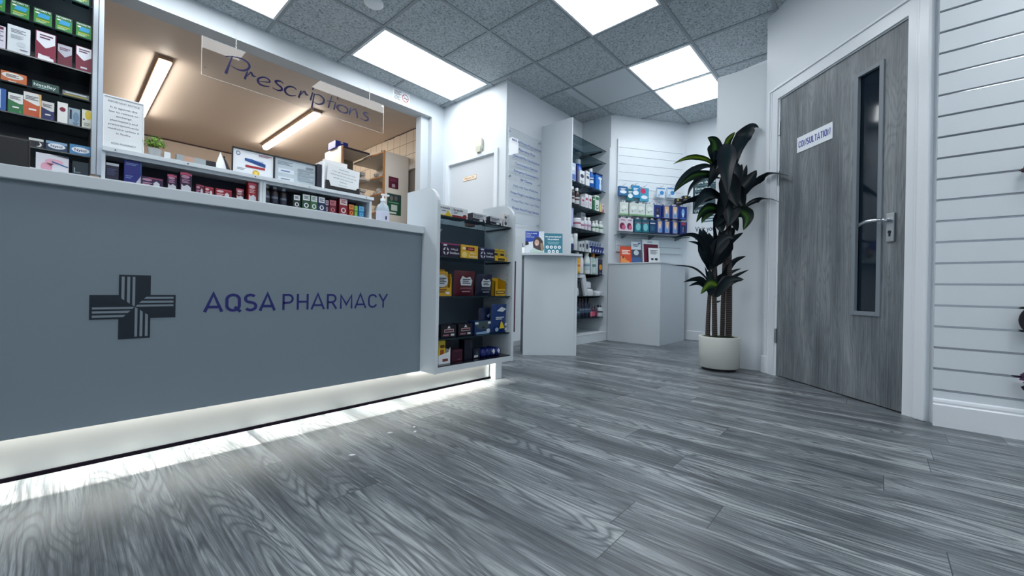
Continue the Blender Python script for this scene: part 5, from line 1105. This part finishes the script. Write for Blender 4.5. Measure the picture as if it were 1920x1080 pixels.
# ---- packs hanging on the diagonal display panel
def hook(s, z, ln, label):
    t = thing('display_hook', label, 'hook', tuple(DG @ Vector((s, -.021, z))), TH, 'hooks on the slatted panel')
    mb = MB(); mb.box(-.012, .012, -.004, 0, -.012, .012, ALU_M); sub(mb, 'plate', t)
    mb = MB(); mb.tube([(0, -.003, 0), (0, -ln+.01, 0), (0, -ln, .012)], .0022, CHROME_M, 6); sub(mb, 'prong', t)
def pack(s, z, w_, h_, c, decor, label, depth=.03, off=.10, hang=True):
    """carded pack hung by its top tab, z = foot"""
    o0 = DG @ Vector((s, -off, z)); mb = MB()
    mb.box(-w_/2, w_/2, 0, depth, 0, h_*.86, mat(c, .35), .002)
    decorate(mb, w_, h_*.86, decor)
    o = mb.build('hanging_pack'); o.location = o0; o.rotation_euler = (0, 0, TH); tag(o, label, 'pack')
    tb = MB(); tb.prism([(-w_*.22, h_*.86), (w_*.22, h_*.86), (w_*.16, h_), (-w_*.16, h_)], depth*.3, depth*.3+.002, mat((206, 212, 218) if hang else c, .4), axis='y'); tb.box(-.008, .008, depth*.3-.0006, depth*.3, h_*.93, h_*.96, mat((60, 70, 84))); sub(tb, 'hang_tab', o)
R1 = [(.070, 1.715, .115, .125, (28, 96, 150), 'blue winged pack on the top hooks beside the tower'), (.165, 1.66, .085, .165, (24, 110, 120), 'teal pack partly behind the blue ones'), (.235, 1.70, .105, .170, (26, 128, 176), 'bright blue pack with a white swoosh'), (.350, 1.665, .120, .185, (60, 150, 180), 'pink and turquoise pack on the top hooks'), (.575, 1.725, .105, .135, (206, 220, 232), 'white and blue pack on the top hooks'), (.720, 1.735, .110, .135, (206, 220, 232), 'white and blue pack beside the black ones')]
for q, (s, z, w2, h2, c, lab) in enumerate(R1):
    dec = [('E', .5, .4, .38, .18, (222, 232, 240)), ('L', .2, .8, .6, .8, 2, (222, 232, 240))] if q in (0, 1, 2) else ([('E', .35, .76, .3, .2, (190, 40, 90)), ('E', .5, .3, .36, .14, (222, 232, 240))] if q == 3 else [('E', .6, .5, .26, .22, (60, 130, 190)), ('R', 0, 1, .88, 1, (60, 130, 190)), ('L', .1, .45, .1, .35, 2, (120, 150, 190))])
    pack(s, z, w2, h2, c, dec, lab)
    hook(s, z+h2-.005, .13, 'chrome hook holding the ' + lab.replace(' on the top hooks', '').split(' partly')[0])
for q, (s, z, rr) in enumerate([(.845, 1.66, 0), (.925, 1.69, 14)]):
    pack(s, z, .105, .09, (34, 36, 44), [('R', .1, .9, .3, .42, (120, 120, 110)), ('E', .3, .75, .12, .14, (190, 170, 60))], ['small black pack on the top hooks near the plant leaf', 'second small black pack, nearest the plant leaf'][q], off=.08+.04*q)
    hook(s, z+.083, .11, ['chrome hook holding the small black pack', 'chrome hook holding the second small black pack'][q])
for q, s in enumerate((.085, .212, .310, .428)):
    pack(s, 1.485, .110, .175, (200, 210, 206), [('R', 0, 1, 0, .12, (110, 160, 110)), ('E', .5, .62, .34, .16, (222, 228, 226)), ('E', .35, .35, .1, .06, (150, 160, 150)), ('E', .65, .45, .08, .05, (150, 160, 150))], ['white support pack with a green foot beside the tower', 'white support pack with a green foot, second from the tower', 'white support pack with a green foot, third from the tower', 'white support pack with a green foot next to the navy boxes'][q], depth=.05)
    hook(s, 1.655, .13, 'chrome hook holding the ' + ['first', 'second', 'third', 'fourth'][q] + ' white pack with a green foot')
NB = [('R', .24, .80, .06, .94, (206, 176, 140)), ('P', [(.30, .1), (.74, .1), (.70, .62), (.36, .62)], (90, 150, 206)), ('E', .52, .55, .12, .2, (222, 206, 190)), ('R', .86, .98, .1, .9, (40, 80, 170))]
NB0 = [('R', .3, .8, .2, .8, (30, 34, 56)), ('R', .4, .7, .1, .25, (190, 196, 206)), ('E', .5, .6, .14, .12, (70, 80, 110))]
NB3 = [('E', .5, .55, .2, .3, (120, 176, 226)), ('R', .42, .58, .2, .5, (200, 222, 240)), ('R', .2, .8, .06, .14, (60, 110, 190))]
NB4 = [('R', .2, .8, .75, .95, (150, 50, 60)), ('R', .3, .75, .12, .68, (24, 28, 60)), ('R', .36, .5, .16, .6, (120, 130, 170))]
for q, s in enumerate((.530, .655, .770, .885)):
    pack(s, 1.475, .108, .185, (18, 44, 120), [NB0, NB, NB, NB3][q], ['navy boxed support with a black picture on the middle hook row', 'navy and tan boxed support on the middle hook row next to the black pictured one', 'navy and tan boxed support on the middle hook row, second from the plant', 'blue boxed support with a pale figure on the middle hook row beside the plant'][q], depth=.06)
    hook(s, 1.655, .13, 'chrome hook above the ' + ['black pictured navy box', 'first navy and tan box', 'second navy and tan box', 'pale figured blue box'][q])
PKD = [('E', .4, .4, .34, .26, (110, 20, 60)), ('E', .6, .3, .26, .18, (196, 90, 130)), ('L', .2, .8, .8, .92, 1, (150, 110, 140))]
TLD = [('R', 0, 1, .8, 1, (24, 76, 96)), ('E', .5, .4, .34, .3, (120, 190, 196)), ('R', 0, 1, .68, .74, (150, 60, 80))]
LR = [(.075, .100, (206, 196, 206), PKD, 'pink and white dressing pack on the bottom hook row beside the tower'), (.165, .085, (206, 200, 210), PKD, 'pink and white dressing pack, second on the bottom hook row'), (.275, .090, (20, 110, 128), TLD, 'teal dressing pack on the bottom hook row next to the pink ones'), (.375, .090, (20, 110, 128), TLD, 'teal dressing pack, farther of the two on the bottom hook row'),
      (.470, .085, (16, 60, 100), [('R', .1, .9, .7, .78, (206, 212, 220)), ('E', .5, .35, .3, .2, (30, 90, 120))], 'dark blue pack between the teal and tan ones'), (.565, .090, (24, 60, 130), NB, 'tan and blue boxed support, first on the bottom hook row'), (.665, .092, (24, 60, 130), NB, 'tan and blue boxed support, second on the bottom hook row'), (.775, .092, (18, 44, 120), NB, 'tan and blue boxed support, third on the bottom hook row'), (.895, .100, (18, 44, 110), NB4, 'navy box with a red heading on the bottom hook row beside the plant')]
for q, (s, w2, c, dec, lab) in enumerate(LR):
    pack(s, 1.295, w2, .178, c, dec, lab, depth=.05)
    hook(s, 1.468, .13, 'chrome hook above the ' + lab.split(' on the')[0].split(',')[0] + ['', ' (second)', '', ' farther off', '', ' first', ' second', ' third', ''][q].replace('(', '').replace(')', ''))
# leaflets on the corner cabinet
def leaf(s, off, w_, h_, base, decor, label, z=.917, name='leaflet'):
    mb = MB(); M = Matrix.Rotation(R(-5), 4, 'X'); mb.box(-w_/2, w_/2, 0, .004, 0, h_, mat(base, .4)); decorate(mb, w_, h_, decor)
    o = mb.build(name); o.matrix_world = DG @ Matrix.Translation((s, -off, z)) @ M; tag(o, label, 'leaflet')
leaf(.115, .12, .150, .200, (206, 74, 40), [('L', .15, .85, .52, .80, 3, (240, 220, 210)), ('P', [(.05, .02), (.05, .4), (.3, .44), (.5, .2), (.8, .12), (.8, .02)], (226, 150, 80)), ('E', .25, .36, .1, .08, (120, 60, 40))], 'orange red leaflet standing on the corner cabinet')
leaf(.250, .12, .128, .260, (200, 210, 218), [('R', 0, 1, .28, .64, (60, 66, 90)), ('E', .5, .5, .26, .12, (190, 200, 206)), ('R', 0, 1, .04, .28, (60, 90, 140)), ('L', .2, .8, .76, .90, 2, (110, 120, 136)), ('R', .7, .95, .90, .96, (60, 80, 140))], 'grey and blue leaflet with a round picture between the orange and burgundy ones')
leaf(.440, .13, .220, .290, (206, 214, 218), [('R', .06, .94, .0, .82, (92, 16, 48)), ('L', .3, .6, .86, .96, 1, (150, 160, 170))], 'white leaflet with a burgundy panel, largest on the corner cabinet')
leaf(.465, .16, .150, .190, (214, 220, 222), [('L', .15, .8, .6, .88, 4, (90, 100, 110)), ('R', .2, .42, .24, .36, (36, 44, 60)), ('E', .66, .30, .14, .08, (40, 46, 60))], 'small white leaflet in front of the burgundy panel')
mb = MB(); mb.box(-.09, .09, -.05, .05, 0, .004, mat((60, 76, 90))); o = mb.build('leaflet'); o.location = (2.45, -1.15, .9165); o.rotation_euler = (0, 0, R(-10)); tag(o, 'dark leaflet lying flat on the corner cabinet', 'leaflet')

# ---- dispensary stock
rd = random.Random(11); n_ = 0
def wcart(x0, x1, y0, y1, z, n, face):
    for q in range(n):
        for r in range(rd.choice((1, 2, 2))):
            w_ = rd.uniform(.05, .075); h_ = rd.uniform(.030, .045)
            if face == 'x': loc = (x0+rd.uniform(0, .03), y0+(y1-y0)*(q+.5)/n, z+r*.046); rz = -PI/2
            else: loc = (x0+(x1-x0)*(q+.5)/n, y0+rd.uniform(0, .03), z+r*.046); rz = 0
            carton('medicine_carton', 'small plain white medicine carton on the dispensary shelves', 'box', loc, (w_, .09, h_), rd.choice([(214, 208, 200), (222, 218, 212), (200, 194, 188)]), [('R', .2, .8, .4, .6, (170, 170, 176))] if q % 2 else [], rz=rz, group='white medicine cartons on the dispensary shelves')
for z in (1.948, 1.740, 1.518): wcart(.33, .5, 1.53, 1.83, z, 4, 'x'); wcart(-.03, .27, 1.87, 2.0, z, 4, 'y')
carton('storage_box', 'blue cardboard box on top of the set back dispensary bay', 'box', (-.02, 1.95, 2.282), (.16, .20, .085), (24, 44, 150), [('R', .4, .6, .7, .95, (206, 210, 222))])
carton('storage_box', 'pale flat box on top of the tan edged dispensary bay', 'box', (.42, 1.62, 2.247), (.20, .45, .035), (196, 180, 164), [])
FE = lambda x, z: Matrix.Translation((x, 1.492, z))
flat('notice', 'burgundy notice with a pale square on the dispensary bay end', .135, .140, (84, 14, 46), [('R', .34, .66, .1, .38, (170, 150, 164)), ('L', .15, .85, .6, .85, 3, (130, 60, 90))], FE(.427, 1.808), 'notice')
flat('poster', 'green poster with a photo strip on the dispensary bay end', .195, .258, (20, 82, 60), [('R', .04, .96, .66, .97, (44, 60, 66)), ('E', .3, .78, .12, .12, (110, 110, 104)), ('E', .62, .80, .12, .12, (96, 100, 96)), ('R', .28, .72, .20, .48, (196, 206, 200)), ('R', .04, .66, .04, .13, (206, 214, 208)), ('L', .1, .8, .54, .62, 1, (120, 170, 140))], FE(.441, 1.482), 'poster')

# ---- hair accessories at the slatted wall
def puff(label, y, z, cols, r, name, n=26, seed=1, cat='hair tie', off=.045):
    t = thing(name, label, cat, (0.42-off, y, z)); rd = random.Random(seed); mb = MB()
    for q in range(n):
        a, b = rd.uniform(0, 2*PI), rd.uniform(-1, 1); rr = r*rd.uniform(.5, 1); ph = math.asin(b)
        p = Vector((rr*.5*math.cos(ph)*math.cos(a), rr*math.cos(ph)*math.sin(a), rr*b))
        mb.sphere(p, r*rd.uniform(.22, .36), mat(rd.choice(cols), .5), 7, 5)
    sub(mb, 'fluff', t); mb = MB(); mb.tube([(0, 0, r*.6), (off*.5, 0, r*1.1), (off, 0, r*1.05)], .0015, CHROME_M, 5); sub(mb, 'hook', t)
puff('brown fluffy hair tie hanging high on the slatted wall', -3.462, 1.145, [(70, 30, 36), (54, 22, 30)], .030, 'hair_tie', seed=4)
t = thing('hair_bobbles', 'round black card with neon yellow and red hair bobbles on the slatted wall', 'hair accessory', (0.375, -3.500, .505))
mb = MB(); MM = Matrix.Rotation(-PI/2, 4, 'Y'); mb.lathe([(.072, 0), (.072, .008)], mat((14, 12, 26)), 28, M=MM); sub(mb, 'card', t)
rd = random.Random(5); mb = MB()
for q in range(40): mb.sphere((-.018-rd.uniform(0, .012), -.002+rd.uniform(-.03, .035), -.035+rd.uniform(-.025, .025)), .009, mat((220, 236, 30), .5), 6, 5)
sub(mb, 'yellow_bobble', t, label='neon yellow bobble')
mb = MB()
for q in range(22): mb.sphere((-.018-rd.uniform(0, .01), -.005+rd.uniform(-.035, .03), .005+rd.uniform(-.014, .014)), .008, mat((176, 20, 56), .5), 6, 5)
sub(mb, 'red_bobble', t, label='red bobble')
mb = MB(); mb.tube([(-.004, 0, .07), (.03, 0, .085), (.045, 0, .085)], .0018, CHROME_M, 5); sub(mb, 'hook', t)
t = thing('flower_clip', 'dark plum fabric flower clip low on the slatted wall', 'hair accessory', (0.375, -3.482, .245)); rd = random.Random(8)
mb = MB()
for q in range(30):
    a = rd.uniform(0, 2*PI); ti = rd.uniform(-.6, .9); rr = rd.uniform(.03, .058)
    d = Vector((-abs(ti)*.5, math.cos(a), math.sin(a))).normalized(); s_ = d.cross(Vector((1, 0, 0))).normalized()
    b0 = d*rr*.2; m0 = d*rr*.65+Vector((-.012, 0, 0)); e0 = d*rr
    mb.grid([[b0-s_*.003, b0+s_*.003], [m0-s_*.012, m0+s_*.012], [e0-s_*.008, e0+s_*.008]], mat(rd.choice([(48, 20, 50), (34, 16, 40), (70, 40, 70)]), .35))
sub(mb, 'petals', t); mb = MB(); mb.face([(-.02, .045, .0), (-.02, .062, .002), (-.02, .05, .012), (-.02, .036, .01)], mat((220, 216, 228))); sub(mb, 'white_petal', t, label='white petal tip')
mb = MB(); mb.tube([(0, 0, .03), (.03, 0, .06), (.045, 0, .06)], .0015, CHROME_M, 5); sub(mb, 'hook', t)
# crumbs of plaster dropped on the floor
rd = random.Random(2)
for q, (x, y, s) in enumerate([(-1.62, -1.62, .012), (-1.41, -1.52, .012), (-1.30, -1.53, .008), (-1.33, -1.58, .009)]):
    mb = MB(); mb.prism([(-s, 0), (-.2*s, -.5*s), (s, -.1*s), (.5*s, .5*s), (-.4*s, .6*s)], 0, .0015, WHITE_M); o = mb.build('paper_scrap'); o.location = (x, y, 0.0); o.rotation_euler = (0, 0, rd.uniform(0, 6))
    tag(o, 'tiny white paper scrap on the plank floor before the counter', 'scrap', 'white scraps on the floor')

# ================================================================ TALL PLANT
PX, PY = 1.10, -2.08
t = thing('potted_dracaena', 'tall dark leaved dracaena in a round white pot beside the consultation door', 'plant', (PX, PY, 0))
pm = paint('pot', (206, 208, 202), 0.6, 0.1, 200)
mb = MB(); mb.lathe([(0.136, 0.022), (0.142, 0.026), (0.145, 0.252), (0.143, 0.258), (0.134, 0.258), (0.132, 0.225), (1e-4, 0.225)], pm, 48); sub(mb, 'pot', t)
mb = MB(); mb.lathe([(0.118, 0.0), (0.118, 0.022)], mat((30, 30, 36)), 40); sub(mb, 'pot_foot', t)
rd = random.Random(21); mb = MB(); mossm = [mat((20, 40, 24), .8), mat((30, 54, 28), .8)]
for q in range(420):
    a = rd.uniform(0, 2*PI); r = .128*math.sqrt(rd.random()); mb.sphere((r*math.cos(a), r*math.sin(a), .232+rd.uniform(0, .012)), rd.uniform(.007, .013), rd.choice(mossm), 6, 4)
sub(mb, 'moss', t)
rx, ry, nx, ny = .67, -.742, -.742, -.67       # across the view / towards the shop
def LP(u, z, d): return Vector((u*rx+d*nx, u*ry+d*ny, z))
def bark():
    k = NT('ringed_bark'); tc = k.n('ShaderNodeTexCoord'); sp_ = k.n('ShaderNodeSeparateXYZ'); k.l(tc.outputs['Object'], sp_.inputs[0])
    n = k.n('ShaderNodeTexNoise', Scale=12.0); k.l(tc.outputs['Object'], n.inputs['Vector'])
    v = k.math('SINE', k.math('ADD', k.math('MULTIPLY', sp_.outputs[2], 430.0), k.math('MULTIPLY', n.outputs[0], 6.0)))
    k.l(k.ramp(k.math('ADD', k.math('MULTIPLY', v, .5), .5), [(.1, (38, 32, 34)), (.6, (84, 76, 74))]), k.b.inputs['Base Color']); k.b.inputs['Roughness'].default_value = .85
    bp = k.n('ShaderNodeBump', Strength=.6, Distance=.004); k.l(v, bp.inputs['Height']); k.l(bp.outputs[0], k.b.inputs['Normal']); return k.m
BK = bark()
for pts, rr in [([(-.044, .225, .02), (-.052, .5, .02), (-.064, .82, .02)], [.020, .019, .016]), ([(-.078, .225, -.025), (-.078, .42, -.02), (-.078, .62, 0)], [.018, .016, .013]),
                ([(.072, .225, .0), (.070, .6, 0), (.060, 1.0, 0), (.052, 1.5, 0)], [.024, .023, .021, .018]), ([(.038, .225, -.03), (.040, .5, -.028), (.042, .9, -.02)], [.018, .017, .015])]:
    mb = MB(); mb.tube([LP(*p) for p in cr(pts, 6)], [rr[0]+(rr[-1]-rr[0])*q/(6*(len(pts)-1)) for q in range(6*(len(pts)-1)+1)], BK, 14); sub(mb, 'cane', t)
def leafmat(name, cols, rough=.38):
    k = NT(name); uvn = k.n('ShaderNodeUVMap'); sp_ = k.n('ShaderNodeSeparateXYZ'); k.l(uvn.outputs[0], sp_.inputs[0])
    n = k.n('ShaderNodeTexNoise', Scale=3.0); mp = k.n('ShaderNodeCombineXYZ'); k.l(k.math('MULTIPLY', sp_.outputs[0], 14.0), mp.inputs[0]); k.l(sp_.outputs[1], mp.inputs[1]); k.l(mp.outputs[0], n.inputs['Vector'])
    d = k.math('ABSOLUTE', k.math('SUBTRACT', sp_.outputs[0], .5)); v = k.math('ADD', d, k.math('MULTIPLY', k.math('SUBTRACT', n.outputs[0], .5), .35))
    k.l(k.ramp(v, cols), k.b.inputs['Base Color']); k.b.inputs['Roughness'].default_value = rough; k.b.inputs['Specular IOR Level'].default_value = 0.22; return k.m
LF = [leafmat('dark_leaf', [(.0, (14, 34, 38)), (.4, (7, 17, 28))]), leafmat('striped_leaf', [(.0, (64, 104, 34)), (.10, (34, 74, 30)), (.20, (10, 32, 26)), (.5, (6, 20, 20))]), leafmat('yellow_leaf', [(.0, (128, 150, 34)), (.16, (84, 122, 32)), (.28, (18, 58, 28)), (.5, (10, 36, 24))])]
LEAVES = [
([(0.067,1.515,0.0),(0.113,1.706,-0.013),(0.177,1.821,-0.025),(0.222,1.875,0.012),(0.253,1.86,0.04)],0.123,0),
([(0.032,1.648,-0.05),(0.068,1.786,-0.075),(0.133,1.867,-0.07)],0.072,2),
([(-0.012,1.519,0.04),(-0.083,1.644,0.06),(-0.111,1.731,0.08),(-0.166,1.756,0.1)],0.101,1),
([(0.003,1.713,0.08),(-0.032,1.631,0.127),(-0.061,1.496,0.173),(-0.069,1.298,0.22)],0.144,0),
([(-0.051,1.563,0.0),(-0.137,1.609,0.037),(-0.254,1.615,0.075),(-0.351,1.586,0.112),(-0.439,1.536,0.15)],0.040,2),
([(-0.044,1.541,0.02),(-0.145,1.553,0.056),(-0.236,1.521,0.092),(-0.332,1.46,0.128),(-0.409,1.381,0.164),(-0.45,1.315,0.2)],0.062,0),
([(-0.058,1.482,0.05),(-0.165,1.483,0.1),(-0.285,1.455,0.15),(-0.385,1.388,0.2),(-0.474,1.299,0.25)],0.059,1),
([(-0.016,1.48,0.0),(-0.146,1.475,0.025),(-0.215,1.438,0.05),(-0.275,1.381,0.075),(-0.309,1.305,0.1)],0.046,0),
([(0.003,1.363,0.0),(-0.13,1.319,0.033),(-0.245,1.301,0.067),(-0.373,1.247,0.1)],0.064,0),
([(-0.022,1.301,0.05),(-0.13,1.329,0.1),(-0.218,1.291,0.15),(-0.302,1.192,0.2)],0.113,0),
([(-0.02,1.218,0.05),(-0.133,1.232,0.093),(-0.218,1.19,0.137),(-0.276,1.105,0.18)],0.080,1),
([(-0.011,1.194,0.0),(-0.086,1.212,0.033),(-0.16,1.163,0.067),(-0.199,1.112,0.1)],0.059,1),
([(0.07,1.347,0.0),(0.127,1.487,-0.015),(0.169,1.602,-0.03)],0.072,0),
([(0.063,1.34,0.03),(0.135,1.475,0.03),(0.172,1.58,0.03)],0.082,0),
([(0.061,1.302,0.05),(0.155,1.419,0.055),(0.23,1.53,0.06)],0.113,0),
([(0.16,1.344,0.02),(0.205,1.423,0.04),(0.255,1.463,0.08),(0.268,1.461,0.2),(0.274,1.404,0.36)],0.064,0),
([(0.145,1.235,0.02),(0.202,1.283,0.035),(0.253,1.302,0.06),(0.263,1.283,0.175),(0.27,1.229,0.3)],0.046,0),
([(0.038,1.213,0.08),(0.099,1.202,0.103),(0.127,1.15,0.127),(0.087,1.057,0.15)],0.105,1),
([(-0.008,1.459,0.08),(-0.06,1.382,0.12),(-0.061,1.196,0.16)],0.134,0),
([(0.002,1.514,0.06),(0.016,1.388,0.1),(0.045,1.234,0.14)],0.144,0),
([(-0.027,1.582,0.05),(-0.112,1.519,0.09),(-0.17,1.377,0.13)],0.123,0),
([(0.02,1.415,0.06),(0.071,1.343,0.09),(0.105,1.223,0.12)],0.123,0),
([(0.015,1.353,0.04),(-0.053,1.261,0.08),(-0.088,1.147,0.12)],0.123,0),
([(0.022,1.299,0.06),(0.03,1.213,0.08),(0.005,1.095,0.1)],0.144,0),
([(0.033,1.548,0.0),(0.028,1.652,-0.01),(0.006,1.731,-0.02)],0.123,0),
([(0.035,1.188,0.04),(-0.062,1.131,0.07),(-0.093,1.085,0.1)],0.062,0),
([(0.049,1.599,0.0),(0.073,1.534,0.05),(0.073,1.389,0.1)],0.113,0),
([(-0.026,1.678,0.06),(-0.073,1.618,0.09),(-0.111,1.511,0.12)],0.103,0),
([(0.04,1.195,0.0),(0.069,1.141,0.025),(0.098,1.063,0.05)],0.123,0),
([(0.012,1.224,0.02),(-0.03,1.137,0.04),(-0.023,1.051,0.06)],0.113,0),
([(-0.087,0.769,0.0),(-0.115,0.957,0.01),(-0.152,1.083,0.02)],0.091,0),
([(-0.077,0.769,0.0),(-0.05,0.959,0.0),(-0.064,1.162,0.0)],0.067,0),
([(-0.067,0.788,0.02),(0.021,0.99,-0.005),(0.122,1.106,-0.03)],0.134,0),
([(-0.038,0.81,0.0),(0.035,0.977,0.025),(0.143,1.055,0.05)],0.085,0),
([(-0.112,0.807,0.03),(-0.191,0.971,0.087),(-0.294,1.02,0.143),(-0.458,0.986,0.2)],0.044,0),
([(-0.107,0.809,0.0),(-0.183,0.946,0.05),(-0.298,0.975,0.1)],0.039,0),
([(-0.053,0.808,0.03),(0.006,0.947,0.025),(0.046,1.097,0.02)],0.146,0),
([(-0.092,0.786,0.05),(-0.046,0.944,0.05),(-0.038,1.081,0.05)],0.121,0),
([(-0.102,0.786,0.05),(-0.16,0.921,0.065),(-0.204,1.073,0.08)],0.097,0),
([(-0.106,0.776,0.06),(-0.109,0.922,0.06),(-0.126,1.049,0.06)],0.134,0),
([(-0.087,0.806,0.06),(-0.086,0.902,0.073),(-0.008,0.999,0.087),(0.043,0.998,0.1)],0.109,0),
([(-0.084,0.65,0.02),(-0.165,0.726,0.063),(-0.273,0.78,0.107),(-0.434,0.792,0.15)],0.024,0),
([(-0.088,0.591,0.03),(-0.168,0.682,0.07),(-0.254,0.694,0.11),(-0.349,0.666,0.15)],0.049,0),
([(-0.083,0.59,0.0),(-0.187,0.658,0.05),(-0.287,0.639,0.1)],0.034,0),
([(-0.055,0.65,0.06),(-0.138,0.663,0.1),(-0.216,0.582,0.14)],0.085,2),
([(-0.053,0.571,0.0),(0.019,0.741,0.007),(0.094,0.841,0.013),(0.183,0.879,0.02)],0.073,0),
([(-0.034,0.611,0.0),(0.073,0.742,0.0),(0.161,0.784,0.0)],0.029,0),
([(-0.048,0.572,0.03),(0.052,0.701,0.04),(0.192,0.774,0.05)],0.046,0),
([(-0.053,0.562,0.04),(0.027,0.681,0.07),(0.126,0.696,0.1)],0.085,0),
([(-0.074,0.611,0.02),(-0.066,0.729,0.02),(-0.049,0.848,0.02)],0.073,0),
([(-0.054,0.591,0.02),(-0.001,0.691,0.01),(0.063,0.742,0.0)],0.085,0),
([(-0.083,0.591,0.02),(-0.105,0.689,0.02),(-0.131,0.792,0.02)],0.049,0),
([(-0.042,0.522,0.0),(-0.018,0.522,0.0),(0.009,0.532,0.0)],0.017,0),
([(-0.072,0.511,0.0),(-0.087,0.526,0.0),(-0.097,0.538,0.0)],0.017,0),
([(-0.093,0.571,0.04),(-0.095,0.669,0.04),(-0.106,0.777,0.04)],0.073,0),
]
for li_, (pts, wd, kind) in enumerate(LEAVES):
    if kind == 0: wd *= 0.9
    P = [LP(*p) for p in cr(pts, 6)]; N = len(P)-1; rows = []
    for i, p in enumerate(P):
        s = i/N; tng = (P[min(i+1, N)]-P[max(i-1, 0)]).normalized()
        pu = tng.x*rx+tng.y*ry; side = Vector((-tng.z*rx, -tng.z*ry, pu)); side += Vector((nx, ny, 0))*(side.length*(0.5 if li_ % 2 else -0.4))
        if side.length < 1e-3: side = Vector((rx, ry, 0))
        side.normalize(); nor = side.cross(tng).normalized()
        w2 = wd*.5*max(0.0, (0.30+1.15*s-0.25*s*s) if s < .45 else 1.0)*1.12*(1-max(0, (s-.4)/.6)**1.45)
        if s < .45: w2 = wd*.5*(0.30+0.70*math.sin(PI/2*s/.45))
        w2 = max(w2, .0006)
        rows.append([p+side*w2*c+nor*w2*abs(c)*(-.35) for c in (-1, -.55, 0, .55, 1)])
    mb = MB(); mb.grid(rows, LF[kind])
    o = sub(mb, 'leaf', t); me = o.data; uv = me.uv_layers.new(name='UVMap')
    for lp in me.loops:
        vi = lp.vertex_index; uv.data[lp.index].uv = ((vi % 5)/4.0, (vi//5)/N)
